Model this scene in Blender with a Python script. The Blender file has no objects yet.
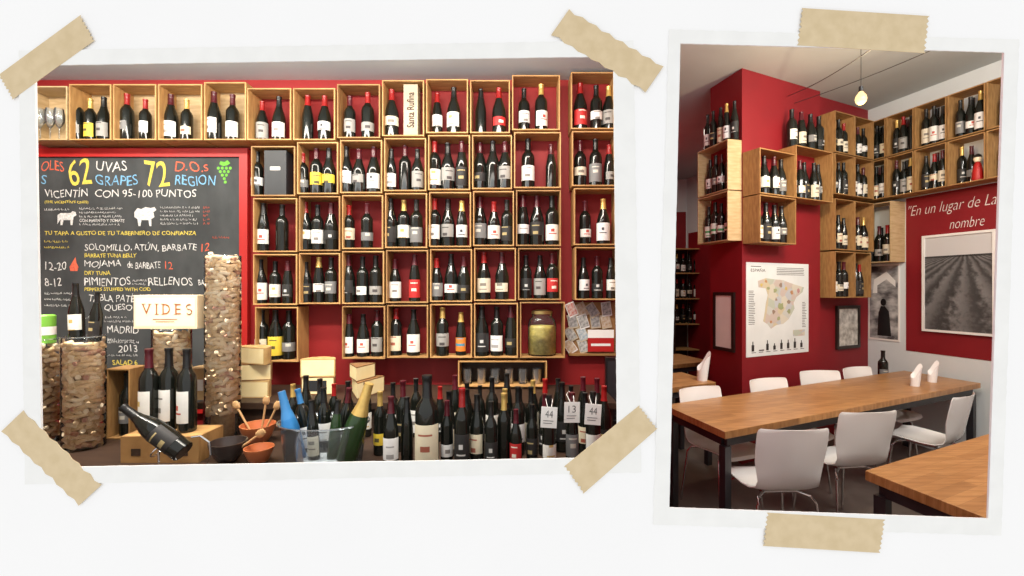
import bpy, bmesh, math, random
from mathutils import Vector, Matrix
PI=math.pi
R=random.Random(11)
C=bpy.context.scene.collection
F=440.0; CZ=1.6; YW=1.45
def P(x,y,Y): return Vector(((x-512)/F*Y, Y, CZ+(288-y)/F*Y))
def PX(x,Y): return (x-512)/F*Y
def PZ(y,Y): return CZ+(288-y)/F*Y
# ------------------------------------------------------------------ text
TX={}
def make_texts(items):
    objs=[]
    for b,shear,off in items:
        cu=bpy.data.curves.new('t','FONT'); cu.body=b; cu.size=1; cu.offset=off; cu.resolution_u=3; cu.shear=shear
        o=bpy.data.objects.new('t',cu); C.objects.link(o); objs.append((b,o))
    bpy.context.view_layer.update()
    dg=bpy.context.evaluated_depsgraph_get()
    for b,o in objs:
        me=bpy.data.meshes.new_from_object(o.evaluated_get(dg))
        TX[b]=([tuple(v.co) for v in me.vertices],[tuple(p.vertices) for p in me.polygons])
        bpy.data.meshes.remove(me)
    for b,o in objs:
        cu=o.data; bpy.data.objects.remove(o); bpy.data.curves.remove(cu)
# chalk writing: text, x0,y0,x1,y1 (photo pixels), colour
CH=[("OLES",41,161,63,171,'r'),("S",41,175,46,184,'b'),("62",68,160,91,186,'y'),("UVAS",96,161,126,171,'w'),("GRAPES",95,175,137,185,'b'),("72",145,160,168,186,'y'),
("D.O.s",175,161,208,171,'r'),("REGION",175,175,215,185,'b'),("VICENTÍN",44,187.5,87,197,'w'),("CON 95-100 PUNTOS",95,189.5,196,197,'w'),
("(THE VICENTÍN'S ONES)",44,200,88,204,'y'),("CON PIMIENTO Y TOMATE",79,219,124,222,'w'),
("TU TAPA A GUSTO DE TU TABERNERO DE CONFIANZA",44,231,196,235,'y'),
("SOLOMILLO, ATÚN, BARBATE",84,242.5,196,251.5,'w'),("12",201,243,209,251,'r'),("BARBATE TUNA BELLY",84,253.5,136,257.5,'y'),
("12-20",45,262,66,270,'w'),("MOJAMA",84,260.5,121,268.5,'w'),("de BARBATE",127,262,160,268.5,'w'),("12 ",165,261,172,268.5,'r'),("DRY TUNA",84,271,110,275,'y'),
("8-12",44,278,61,286,'w'),("PIMIENTOS",84,277.5,130,285.5,'w'),("RELLENOS",148,277.5,192,285.5,'w'),("BACAL",198,280,213,285.5,'w'),("PEPPERS STUFFED WITH COD",84,287.5,150,291,'y'),
("TABLA PATÉ",88,293,134,301.5,'w'),("QUESO",104,304.5,132,311.5,'w'),("MADRID",107,326,138,333,'w'),("2013",118,345,137,352,'w'),("SALAD 6",112,360,137,365,'y')]
items=[(c[0],0,(.008 if c[4]-c[2]<6 else (-.004 if c[4]-c[2]<20 else .004))) for c in CH]+[(ch,0,-.004) for ch in "VIDE"]+[('"En un lugar de La',.32,-.016),('nombre',.32,-.016),("ESPAÑA",0,.0),("Santa Rufina",0,.01),("44",0,-.01),("13",0,-.01)]
make_texts(items)
# ------------------------------------------------------------------ materials
def mat(name,c1,c2=None,scale=8,rough=.5,metal=0,bump=0,stretch=(1,1,1),spec=.5,coat=0,emis=None,trans=0):
    m=bpy.data.materials.new(name); m.use_nodes=True; nt=m.node_tree; b=nt.nodes['Principled BSDF']
    c2=c2 or tuple(min(1,x*.82) for x in c1)
    tc=nt.nodes.new('ShaderNodeTexCoord'); mp=nt.nodes.new('ShaderNodeMapping'); mp.inputs['Scale'].default_value=stretch
    nz=nt.nodes.new('ShaderNodeTexNoise'); nz.inputs['Scale'].default_value=scale; nz.inputs['Detail'].default_value=4
    mx=nt.nodes.new('ShaderNodeMix'); mx.data_type='RGBA'
    mx.inputs[6].default_value=(*c1,1); mx.inputs[7].default_value=(*c2,1)
    L=nt.links.new
    L(tc.outputs['Object'],mp.inputs[0]); L(mp.outputs[0],nz.inputs['Vector']); 
    rp=nt.nodes.new('ShaderNodeMapRange'); rp.inputs[1].default_value=.35; rp.inputs[2].default_value=.65
    L(nz.outputs[0],rp.inputs[0]); L(rp.outputs[0],mx.inputs[0]); L(mx.outputs[2],b.inputs['Base Color'])
    b.inputs['Roughness'].default_value=rough; b.inputs['Metallic'].default_value=metal
    b.inputs['Specular IOR Level'].default_value=spec; b.inputs['Coat Weight'].default_value=coat
    if trans: b.inputs['Transmission Weight'].default_value=trans
    if emis:
        b.inputs['Emission Color'].default_value=(*emis[0],1); b.inputs['Emission Strength'].default_value=emis[1]
    if bump:
        bp=nt.nodes.new('ShaderNodeBump'); bp.inputs['Strength'].default_value=bump; bp.inputs['Distance'].default_value=.003
        L(nz.outputs[0],bp.inputs['Height']); L(bp.outputs[0],b.inputs['Normal'])
    return m
def glassmat(name,tint,amt=.16,milk=0):
    m=bpy.data.materials.new(name); m.use_nodes=True; nt=m.node_tree; nt.nodes.clear()
    o=nt.nodes.new('ShaderNodeOutputMaterial'); t=nt.nodes.new('ShaderNodeBsdfTransparent'); t.inputs[0].default_value=(*tint,1)
    g=nt.nodes.new('ShaderNodeBsdfGlossy'); g.inputs['Roughness'].default_value=.06; g.inputs[0].default_value=(1,1,1,1)
    d=nt.nodes.new('ShaderNodeBsdfDiffuse'); d.inputs[0].default_value=(.8,.85,.88,1)
    x0=nt.nodes.new('ShaderNodeMixShader'); x0.inputs[0].default_value=milk; nt.links.new(t.outputs[0],x0.inputs[1]); nt.links.new(d.outputs[0],x0.inputs[2])
    lw=nt.nodes.new('ShaderNodeLayerWeight'); lw.inputs[0].default_value=amt
    x=nt.nodes.new('ShaderNodeMixShader'); nt.links.new(lw.outputs['Fresnel'],x.inputs[0]); nt.links.new(x0.outputs[0],x.inputs[1]); nt.links.new(g.outputs[0],x.inputs[2]); nt.links.new(x.outputs[0],o.inputs[0])
    return m
def labmat(name,base,acc,zc=.075,wx=.015,z2=.118):
    m=mat(name,base,tuple(x*.93 for x in base),30,.6); nt=m.node_tree; b=nt.nodes['Principled BSDF']
    src=b.inputs['Base Color'].links[0].from_socket
    tc=nt.nodes.new('ShaderNodeTexCoord'); sp=nt.nodes.new('ShaderNodeSeparateXYZ'); nt.links.new(tc.outputs['Object'],sp.inputs[0])
    def cmp(sock,c,w):
        n=nt.nodes.new('ShaderNodeMath'); n.operation='COMPARE'; nt.links.new(sock,n.inputs[0]); n.inputs[1].default_value=c; n.inputs[2].default_value=w; return n.outputs[0]
    def op(o,a,b_):
        n=nt.nodes.new('ShaderNodeMath'); n.operation=o; nt.links.new(a,n.inputs[0]); nt.links.new(b_,n.inputs[1]); return n.outputs[0]
    a=op('MULTIPLY',cmp(sp.outputs[2],zc,.009),cmp(sp.outputs[0],0,wx))
    a=op('MAXIMUM',a,op('MULTIPLY',cmp(sp.outputs[2],z2,.003),cmp(sp.outputs[0],0,.022)))
    mx=nt.nodes.new('ShaderNodeMix'); mx.data_type='RGBA'; nt.links.new(a,mx.inputs[0]); nt.links.new(src,mx.inputs[6]); mx.inputs[7].default_value=(*acc,1)
    nt.links.new(mx.outputs[2],b.inputs['Base Color']); return m
M={}
M['white']=mat('plaster white',(.945,.945,.945),(.935,.935,.935),3,.9,spec=.1)
M['paper']=mat('deckle paper',(.90,.90,.88),(.865,.865,.845),14,.9,bump=.3,spec=.1)
M['tape']=mat('kraft tape',(.71,.57,.365),(.65,.515,.315),25,.75,bump=.2,spec=.2)
M['red']=mat('red paint',(.28,.006,.007),(.23,.005,.006),2,.65)
M['redf']=mat('bright red frame paint',(.44,.012,.010),(.38,.010,.009),4,.5)
M['red2']=mat('crimson paint',(.245,.005,.011),(.205,.004,.009),2,.6)
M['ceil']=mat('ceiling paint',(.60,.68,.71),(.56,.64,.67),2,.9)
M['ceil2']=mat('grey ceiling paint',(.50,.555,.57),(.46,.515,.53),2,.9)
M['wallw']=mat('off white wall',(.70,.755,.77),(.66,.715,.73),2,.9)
M['floor']=mat('floor tile',(.13,.105,.09),(.09,.07,.06),5,.4)
M['pine']=mat('pine wood',(.52,.30,.11),(.39,.205,.07),9,.6,stretch=(1,6,1.2))
M['pine2']=mat('honey wood',(.40,.22,.078),(.28,.145,.048),9,.6,stretch=(1,6,1.2))
M['pinel']=mat('light pine wood',(.56,.41,.23),(.45,.31,.15),9,.6,stretch=(1,1,7))
M['dwood']=mat('dark wood',(.05,.026,.015),(.03,.015,.009),9,.5,stretch=(1,8,1))
def plankwood(name,c1,c2,ang):
    m=mat(name,c1,c2,5,.36); nt=m.node_tree; b=nt.nodes['Principled BSDF']
    mp=[n for n in nt.nodes if n.type=='MAPPING'][0]; mp.inputs['Rotation'].default_value=(0,0,-ang); mp.inputs['Scale'].default_value=(1.5,14,2)
    br=nt.nodes.new('ShaderNodeTexBrick'); m2=nt.nodes.new('ShaderNodeMapping'); m2.inputs['Rotation'].default_value=(0,0,-ang)
    tc=[n for n in nt.nodes if n.type=='TEX_COORD'][0]; nt.links.new(tc.outputs['Object'],m2.inputs[0]); nt.links.new(m2.outputs[0],br.inputs['Vector'])
    br.inputs['Scale'].default_value=1; br.inputs['Brick Width'].default_value=.7; br.inputs['Row Height'].default_value=.05; br.inputs['Mortar Size'].default_value=.0008
    br.inputs['Color1'].default_value=(1,1,1,1); br.inputs['Color2'].default_value=(.66,.6,.55,1); br.inputs['Mortar'].default_value=(.45,.4,.35,1)
    mx=nt.nodes.new('ShaderNodeMix'); mx.data_type='RGBA'; mx.blend_type='MULTIPLY'; mx.inputs[0].default_value=.7
    src=b.inputs['Base Color'].links[0].from_socket; nt.links.new(src,mx.inputs[6]); nt.links.new(br.outputs[0],mx.inputs[7]); nt.links.new(mx.outputs[2],b.inputs['Base Color'])
    return m
M['butcher']=plankwood('butcher block',(.54,.285,.11),(.39,.185,.06),math.radians(24.4))
M['glass_d']=mat('dark bottle glass',(.006,.008,.006),(.010,.010,.008),3,.09,spec=.5)
M['glass_g']=mat('green bottle glass',(.02,.05,.015),(.015,.035,.01),3,.08)
M['glass_b']=mat('blue bottle foil',(.04,.25,.58),(.03,.19,.48),20,.3,metal=.3)
CAPN={'k':'black','r':'red','g':'gold','w':'white','u':'burgundy','b':'blue'}
CAP={'k':mat('black foil',(.008,.008,.008),None,9,.35),'r':mat('red foil',(.34,.013,.013),None,9,.3),'g':mat('gold foil',(.74,.50,.15),None,30,.3,metal=.5),'w':mat('white foil',(.7,.7,.68),None,9,.4),'u':mat('burgundy foil',(.09,.008,.015),None,9,.3),'b':mat('blue foil',(.05,.24,.55),None,9,.3)}
LABN={'w':'white','c':'cream','y':'yellow','r':'red','k':'black','b':'blue','o':'orange','v':'grey','e':'green-white'}
LAB={'w':[labmat('white label',(.82,.81,.77),(.22,.20,.18)),labmat('white label red mark',(.80,.79,.74),(.45,.06,.04),.09,.01,.07),labmat('white label fine print',(.83,.82,.80),(.35,.34,.33),.06,.02,.10),labmat('white label gold mark',(.80,.78,.72),(.55,.38,.12),.105,.012,.06),labmat('white label dark mark',(.80,.80,.79),(.05,.05,.06),.1,.008,.075)],
 'c':[labmat('cream label',(.74,.66,.48),(.35,.10,.06)),labmat('cream label grey mark',(.70,.64,.50),(.2,.18,.15),.095,.018,.065)],'y':[labmat('yellow label',(.80,.58,.05),(.1,.08,.03))],'r':[labmat('red label',(.50,.02,.02),(.75,.70,.6))],
 'k':[labmat('black label',(.02,.018,.018),(.42,.33,.15)),labmat('black label white mark',(.02,.02,.02),(.6,.6,.58),.09,.01,.06)],'b':[labmat('blue label',(.06,.16,.36),(.75,.72,.65))],'o':[labmat('orange label',(.72,.22,.03),(.08,.25,.35),.075,.03)],'v':[labmat('grey label',(.33,.32,.30),(.06,.05,.05)),labmat('grey label pale mark',(.2,.2,.2),(.6,.58,.5),.09)],
 'e':[labmat('green white label',(.75,.78,.72),(.06,.30,.10),.09,.03,.06)]}
M['vase']=glassmat('clear glass',(.985,.99,.99),.20,.02)
M['acryl']=glassmat('clear acrylic',(.88,.91,.93),.32,.08)
CORK=[mat('cork light',(.92,.72,.46),(.82,.60,.34),60,.85),mat('cork tan',(.82,.60,.34),(.70,.48,.25),60,.85),mat('cork pale',(.96,.82,.60),(.90,.72,.48),60,.85),mat('wine stained cork',(.52,.24,.17),(.76,.53,.32),60,.85)]
M['corkcore']=mat('shaded cork pile',(.50,.32,.15),(.34,.20,.09),60,.9,bump=.4)  # browner than the corks: shade of the gaps is put into this colour
M['slate']=mat('slate board',(.030,.034,.036),(.055,.060,.062),7,.8,stretch=(1,1,.6))
CHALK={'w':mat('white chalk',(.76,.76,.74),(.48,.48,.47),90,.95),'y':mat('yellow chalk',(.74,.60,.10),(.55,.44,.07),90,.95),'r':mat('red chalk',(.70,.14,.07),(.5,.09,.05),90,.95),'b':mat('blue chalk',(.20,.44,.66),(.14,.33,.52),90,.95),'g':mat('green chalk',(.16,.46,.06),(.11,.36,.04),90,.95)}
M['kraft']=mat('kraft card',(.58,.40,.20),(.5,.34,.16),30,.8)
M['boxw']=mat('cream wine box',(.80,.66,.44),(.76,.61,.39),12,.6)
M['boxp']=mat('pale box panel',(.86,.74,.53),(.83,.70,.49),12,.6)
M['goldink']=mat('reddish gold ink',(.36,.11,.03),None,9,.5)
M['ink']=mat('brown ink',(.06,.02,.012),None,9,.7)
M['black']=mat('black lacquer',(.01,.01,.011),None,9,.35)
M['steel']=mat('black steel',(.028,.028,.032),(.02,.02,.024),12,.45)
M['chrome']=mat('chrome',(.80,.80,.81),None,4,.15,metal=1)
M['plastic']=mat('white plastic',(.92,.93,.92),(.90,.91,.90),3,.15,coat=.7)
M['cheese']=mat('cheese paste',(.90,.77,.45),(.86,.71,.37),14,.6)
M['rind']=mat('cheese rind',(.60,.40,.17),(.48,.30,.11),20,.7)
M['rindd']=mat('dark cheese rind',(.26,.13,.045),(.19,.09,.03),20,.7)
M['cardw']=mat('white card',(.84,.83,.80),(.80,.79,.76),8,.8)
M['copper']=mat('terracotta glaze',(.50,.16,.06),(.40,.11,.04),10,.3)
M['ceramic']=mat('dark ceramic',(.05,.035,.03),(.03,.02,.018),9,.25)
M['green']=mat('green tin',(.20,.50,.06),None,9,.4)
M['olive']=mat('yellow olives',(.60,.50,.12),(.36,.29,.06),45,.4,bump=.5)
M['brass']=mat('brass lid',(.45,.32,.12),None,9,.35,metal=.8)
M['napkin']=mat('paper napkin',(.90,.89,.88),(.85,.84,.83),12,.9)
M['frame_d']=mat('dark frame wood',(.02,.012,.01),None,9,.4)
M['mapbg']=mat('map paper',(.76,.81,.81),(.70,.75,.75),5,.7)
def pastel():
    m=mat('pastel map land',(.6,.57,.48),None,12,.7); nt=m.node_tree; b=nt.nodes['Principled BSDF']
    tc=nt.nodes.new('ShaderNodeTexCoord'); vo=nt.nodes.new('ShaderNodeTexVoronoi'); vo.inputs['Scale'].default_value=13; nt.links.new(tc.outputs['Object'],vo.inputs['Vector'])
    sp=nt.nodes.new('ShaderNodeSeparateColor'); nt.links.new(vo.outputs['Color'],sp.inputs[0])
    cr=nt.nodes.new('ShaderNodeValToRGB'); cr.color_ramp.interpolation='CONSTANT'; e=cr.color_ramp.elements
    cols=[(.56,.57,.53),(.60,.53,.36),(.48,.53,.44),(.56,.48,.43),(.50,.53,.56),(.63,.60,.50)]
    e[0].position=0; e[0].color=(*cols[0],1); e[1].position=1/6; e[1].color=(*cols[1],1)
    for i in range(2,6):
        n=e.new(i/6); n.color=(*cols[i],1)
    nt.links.new(sp.outputs[0],cr.inputs[0]); nt.links.new(cr.outputs[0],b.inputs['Base Color']); return m
M['mapland']=pastel()
REG=[mat('region '+n,c,None,9,.7) for n,c in (('yellow',(.70,.54,.16)),('orange',(.56,.30,.14)),('olive',(.36,.40,.2)),('rose',(.52,.28,.28)),('brown',(.34,.25,.18)))]
M['txt']=mat('white paint',(.86,.85,.82),None,9,.7)
M['bulb']=mat('lit bulb glass',(.08,.06,.03),None,4,.3,emis=((1,.70,.30),1.7))
M['steelcup']=mat('brushed steel',(.5,.5,.5),None,9,.25,metal=.9)
M['terr']=mat('spoon wood',(.55,.32,.14),None,12,.6,stretch=(1,1,5))
M['greybox']=mat('charcoal box',(.025,.028,.032),None,9,.5)
M['creambox']=mat('beige gift box',(.47,.41,.29),None,9,.6)
M['sheet']=mat('aged leaflet paper',(.60,.52,.38),(.50,.42,.29),14,.8)
PIC=[mat('card '+str(i),c,d,60,.6) for i,(c,d) in enumerate([((.5,.5,.48),(.2,.2,.2)),((.5,.33,.18),(.65,.6,.5)),((.25,.36,.45),(.6,.62,.6)),((.5,.12,.09),(.65,.55,.5)),((.6,.56,.33),(.3,.3,.2)),((.2,.22,.2),(.6,.6,.58))])]
M['street']=mat('printed street scene',(.55,.55,.54),(.07,.07,.075),7,.6,stretch=(1,1,1.6))
M['doc']=mat('framed print',(.66,.65,.60),(.30,.29,.26),18,.5)
def vineyard(x0,zh):
    m=bpy.data.materials.new('vineyard print'); m.use_nodes=True; nt=m.node_tree; b=nt.nodes['Principled BSDF']; b.inputs['Roughness'].default_value=.5
    tc=nt.nodes.new('ShaderNodeTexCoord'); sp=nt.nodes.new('ShaderNodeSeparateXYZ'); nt.links.new(tc.outputs['Object'],sp.inputs[0])
    def mt(op,a,b_):
        n=nt.nodes.new('ShaderNodeMath'); n.operation=op
        for i,v in enumerate((a,b_)):
            if v is None: continue
            if isinstance(v,(int,float)): n.inputs[i].default_value=v
            else: nt.links.new(v,n.inputs[i])
        return n.outputs[0]
    dx=mt('SUBTRACT',sp.outputs[0],x0); dz=mt('ADD',mt('SUBTRACT',zh,sp.outputs[2]),.05)
    nz=nt.nodes.new('ShaderNodeTexNoise'); nz.inputs['Scale'].default_value=25; nt.links.new(tc.outputs['Object'],nz.inputs['Vector'])
    s=mt('SINE',mt('ADD',mt('MULTIPLY',mt('DIVIDE',dx,dz),14),mt('MULTIPLY',nz.outputs[0],5)),None)
    s=mt('ADD',mt('MULTIPLY',s,.07),.13); s=mt('MULTIPLY',s,mt('ADD',nz.outputs[0],.35))
    sky=mt('GREATER_THAN',sp.outputs[2],zh)
    hill=mt('COMPARE',sp.outputs[2],zh)
    hn=hill.node; hn.inputs[2].default_value=.018
    s=mt('MULTIPLY',s,mt('SUBTRACT',1.0,mt('MULTIPLY',hill,.7)))
    cr=nt.nodes.new('ShaderNodeCombineColor')
    val=mt('ADD',mt('MULTIPLY',s,mt('SUBTRACT',1,sky)),mt('MULTIPLY',sky,.60))
    for i in range(3): nt.links.new(val,cr.inputs[i])
    nt.links.new(cr.outputs[0],b.inputs['Base Color']); return m
# ------------------------------------------------------------------ mesh helpers
class MB:
    def __init__(s): s.bm=bmesh.new()
    def _f(s,vs):
        try: s.bm.faces.new(vs)
        except ValueError: pass
    def box(s,x0,x1,y0,y1,z0,z1):
        v=[s.bm.verts.new(p) for p in ((x0,y0,z0),(x1,y0,z0),(x1,y1,z0),(x0,y1,z0),(x0,y0,z1),(x1,y0,z1),(x1,y1,z1),(x0,y1,z1))]
        for f in ((0,3,2,1),(4,5,6,7),(0,1,5,4),(1,2,6,5),(2,3,7,6),(3,0,4,7)): s._f([v[i] for i in f])
        return s
    def lathe(s,prof,n=20,a0=0,a1=2*PI,c=(0,0,0),sx=1,sy=1):
        full=abs(a1-a0-2*PI)<1e-6; k=n if full else n+1; rings=[]
        for r,z in prof:
            if r<1e-6: rings.append([s.bm.verts.new((c[0],c[1],c[2]+z))])
            else: rings.append([s.bm.verts.new((c[0]+sx*r*math.cos(a0+(a1-a0)*i/n),c[1]+sy*r*math.sin(a0+(a1-a0)*i/n),c[2]+z)) for i in range(k)])
        for a,b in zip(rings,rings[1:]):
            for i in range(n):
                j=(i+1)%k
                if len(a)==1 and len(b)==1: continue
                if len(a)==1: s._f([a[0],b[j],b[i]])
                elif len(b)==1: s._f([a[i],a[j],b[0]])
                else: s._f([a[i],a[j],b[j],b[i]])
        return s
    def tube(s,pts,r,n=8,closed=False):
        pts=[Vector(p) for p in pts]; rings=[]; m=len(pts)
        for i,p in enumerate(pts):
            if closed: d=pts[(i+1)%m]-pts[i-1]
            else: d=pts[min(i+1,m-1)]-pts[max(i-1,0)]
            d.normalize(); a=Vector((0,0,1)) if abs(d.z)<.9 else Vector((1,0,0))
            e=d.cross(a).normalized(); g=d.cross(e)
            rings.append([s.bm.verts.new(p+r*(math.cos(2*PI*k/n)*e+math.sin(2*PI*k/n)*g)) for k in range(n)])
        prs=list(zip(rings,rings[1:]))
        if closed: prs.append((rings[-1],rings[0]))
        for a,b in prs:
            for k in range(n): s._f([a[k],a[(k+1)%n],b[(k+1)%n],b[k]])
        if not closed:
            s._f(rings[0][::-1]); s._f(rings[-1])
        return s
    def poly(s,pts,d,ax=2):
        d=Vector(d); a=[s.bm.verts.new(p) for p in pts]; b=[s.bm.verts.new(Vector(p)+d) for p in pts]; n=len(pts)
        s._f(a[::-1]); s._f(b)
        for i in range(n): s._f([a[i],a[(i+1)%n],b[(i+1)%n],b[i]])
        return s
    def ring(s,outer,inner,y0,y1):
        n=len(outer)
        def row(pts,y): return [s.bm.verts.new((p[0],y,p[1])) for p in pts]
        of,inf,ob,ib=row(outer,y0),row(inner,y0),row(outer,y1),row(inner,y1)
        for i in range(n):
            j=(i+1)%n
            s._f([of[i],of[j],inf[j],inf[i]]); s._f([ob[i],ib[i],ib[j],ob[j]]); s._f([of[i],ob[i],ob[j],of[j]]); s._f([inf[i],inf[j],ib[j],ib[i]])
        return s
    def mesh(s,name,smooth=False,bevel=0):
        if bevel: bmesh.ops.bevel(s.bm,geom=s.bm.edges[:],offset=bevel,segments=2,affect='EDGES',profile=.6)
        bmesh.ops.recalc_face_normals(s.bm,faces=s.bm.faces[:])
        me=bpy.data.meshes.new(name); s.bm.to_mesh(me); s.bm.free()
        if smooth:
            for p in me.polygons: p.use_smooth=True
            me.set_sharp_from_angle(angle=math.radians(40))
        return me
    def build(s,name,m,parent=None,smooth=False,bevel=0):
        return obj(name,s.mesh(name,smooth,bevel),m,parent)
def obj(name,me,m,parent=None):
    o=bpy.data.objects.new(name,me); C.objects.link(o)
    if not me.materials: me.materials.append(m)
    if me.materials[0]!=m:
        o.material_slots[0].link='OBJECT'; o.material_slots[0].material=m
    if parent: o.parent=parent
    return o
def thing(name,label,cat,loc=(0,0,0),rz=0,group=None,rx=0,ry=0):
    o=bpy.data.objects.new(name,None); C.objects.link(o); o.location=loc; o.rotation_euler=(rx,ry,rz); o.empty_display_size=.05
    o['label']=label; o['category']=cat
    if group: o['group']=group
    return o
def tag(o,label,cat,group=None,kind=None):
    o['label']=label; o['category']=cat
    if group: o['group']=group
    if kind: o['kind']=kind
    return o
def struct(o,label,cat):
    o['kind']='structure'; o['label']=label; o['category']=cat; return o
HW=random.Random(5)
def letter(parent,body,x0,x1,z0,z1,y,m,name='lettering',vert=False,hand=0):
    vs,fs=TX[body]
    xs=[v[0] for v in vs]; ys=[v[1] for v in vs]; a,b=min(xs),max(xs); c,d=min(ys),max(ys)
    me=bpy.data.meshes.new(name)
    if vert: co=[(x1-(v[1]-c)/(d-c)*(x1-x0),y,z0+(v[0]-a)/(b-a)*(z1-z0)) for v in vs]
    else: co=[(x0+(v[0]-a)/(b-a)*(x1-x0),y,z0+(v[1]-c)/(d-c)*(z1-z0)) for v in vs]
    if hand:
        h=z1-z0; p1,p2=HW.uniform(0,6),HW.uniform(0,6); kx=2*PI/(h*2.1)
        co=[(x+hand*h*(.06*math.sin((z-z0)*kx*1.4+x*kx*.5+p1)),yy,z+hand*h*(.075*math.sin(x*kx+p2)+.05*math.sin(x*kx*.37+p1))) for x,yy,z in co]
    me.from_pydata(co,[],fs); me.update()
    return obj(name,me,m,parent)
ORD=['first','second','third','fourth','fifth','sixth','seventh','eighth','ninth','tenth','eleventh','twelfth','thirteenth','fourteenth','fifteenth','sixteenth','seventeenth','eighteenth']
# ------------------------------------------------------------------ bottles
PROF={'bord':[(0,0),(.034,0),(.0375,.004),(.0375,.182),(.0355,.197),(.028,.213),(.019,.224),(.0148,.236),(.0142,.288),(.0158,.289),(.0158,.3),(0,.3)],
 'burg':[(0,0),(.037,0),(.041,.004),(.041,.145),(.0385,.165),(.031,.193),(.022,.22),(.0165,.243),(.0145,.288),(.016,.289),(.016,.3),(0,.3)],
 'slim':[(0,0),(.031,0),(.0345,.004),(.0345,.15),(.031,.18),(.023,.22),(.0165,.25),(.0138,.288),(.0155,.289),(.0155,.3),(0,.3)],
 'cava':[(0,0),(.039,0),(.0435,.005),(.0435,.135),(.040,.16),(.030,.195),(.021,.225),(.0165,.25),(.0155,.28),(.018,.284),(.018,.3),(0,.3)]}
BM={}
def bottle_meshes(k,ls):
    key=(k,ls)
    if key in BM: return BM[key]
    pr=PROF[k]; rad=pr[2][0]; z0,z1=ls
    body=BM.get(k) or MB().lathe(pr,20).mesh('bottle_body',True); BM[k]=body
    cap=BM.get(k+'c')
    if not cap:
        pts=[]
        zs=.232 if k!='cava' else .18
        def ra(z):
            for (r0,a),(r1,b) in zip(pr[3:],pr[4:]):
                if a<=z<=b: return r0+(r1-r0)*(z-a)/max(b-a,1e-6)
            return pr[-2][0]
        for z in (zs,zs+.012,zs+.025,zs+.04,.2875,.2895,.3005): pts.append((ra(z)+.0008,z))
        pts.append((0,.3007)); cap=MB().lathe(pts,16).mesh('foil_capsule',True); BM[k+'c']=cap
    lab=MB().lathe([(rad+.0006,z0),(rad+.0009,z0+.002),(rad+.0009,z1-.002),(rad+.0006,z1)],14,-PI/2-1.35,-PI/2+1.35).mesh('bottle_label',True)
    BM[key]=(body,cap,lab); return BM[key]
LS=[(.045,.135),(.030,.125),(.06,.14),(.05,.105),(.025,.140),(.07,.125)]
GN={'d':('dark','glass_d'),'g':('green','glass_g'),'b':('blue','glass_b')}
def bottle(loc,h,label,group=None,lab='w',cap='k',kind=None,glass='d',wf=1,rz=0,ry=0,rx=0,ls=None,name='wine_bottle'):
    kind=kind or R.choice(['bord','bord','bord','burg','burg','slim']); ls=ls or R.choice(LS)
    t=thing(name,label,'bottle',loc,rz,group,rx,ry); s=h/.3; t.scale=(s*wf,s*wf,s)
    b,c,l=bottle_meshes(kind,ls)
    obj('bottle_body',b,M[GN[glass][1]],t); obj('foil_capsule',c,CAP[cap],t)
    if lab!='n': obj('bottle_label',l,R.choice(LAB[lab]),t)
    return t
def blabel(lab,cap,where): return f"dark wine bottle, {LABN.get(lab,'no')} label, {CAPN[cap]} cap, {where}"
def pos(i,n):
    if n==1: return 'only one'
    if n==2: return ['left','right'][i]
    if n==3: return ['left','middle','right'][i]
    if i==0: return 'leftmost'
    if i==n-1: return 'rightmost'
    return ORD[i]+' from left'
# ------------------------------------------------------------------ crates
class Fr:  # a wall frame: local x along the wall, local -y out of the wall
    def __init__(s,ox,oy,rz): s.o=Vector((ox,oy,0)); s.rz=rz; s.m=Matrix.Rotation(rz,3,'Z')
    def w(s,x,y,z): return s.o+s.m@Vector((x,y,z))
def crate(fr,x0,x1,z0,z1,d,label,group,m,th=.0075,back=None,off=.0004):
    t=thing('wine_crate',label,'crate',fr.w(x0,-off,z0),fr.rz,group); w=x1-x0; h=z1-z0
    MB().box(0,th,-d,0,0,h).build('side_panel',m,t,bevel=.001); MB().box(w-th,w,-d,0,0,h).build('side_panel',m,t,bevel=.001)
    MB().box(th+.0003,w-th-.0003,-d,0,h-th,h).build('top_panel',m,t,bevel=.001); MB().box(th+.0003,w-th-.0003,-d,0,0,th).build('bottom_panel',m,t,bevel=.001)
    if back: MB().box(th+.0003,w-th-.0003,-.006,0,th+.0003,h-th-.0003).build('back_panel',back,t)
    return t
# ================================================================== front wall, frames, tape
def wq(pts): return [(PX(x,YW),PZ(y,YW)) for x,y in pts]
Lin=[(36,66),(613,57),(617,457),(43,467)]; Lout=[(20,51),(633,41),(641,472),(26,484)]
Rin=[(680,44),(1003,53),(987,518),(669,507)]; Rout=[(669,30),(1018,40),(1000,535),(653,524)]
def grow(q,k):
    cx=sum(p[0] for p in q)/4; cy=sum(p[1] for p in q)/4
    return [(p[0]+k*(1 if p[0]>cx else -1),p[1]+k*(1 if p[1]>cy else -1)) for p in q]
xm=PX(646.5,YW)
w=MB()
w.ring([(-4.2,4.2),(xm,4.2),(xm,0),(-4.2,0)],wq(grow(Lin,4)),YW,YW+.015)
w.ring([(xm,4.2),(5.4,4.2),(5.4,0),(xm,0)],wq(grow(Rin,4)),YW,YW+.015)
struct(w.build('wall_front',M['white']),'plain white display wall with two framed openings','wall')
def jag(q,n,amp,seed):
    r=random.Random(seed); out=[]
    for i in range(4):
        a,b=q[i],q[(i+1)%4]
        for k in range(n):
            t=k/n; j=amp if k else 0
            out.append((a[0]+(b[0]-a[0])*t+r.uniform(-j,j),a[1]+(b[1]-a[1])*t+r.uniform(-j,j)))
    return out
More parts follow.
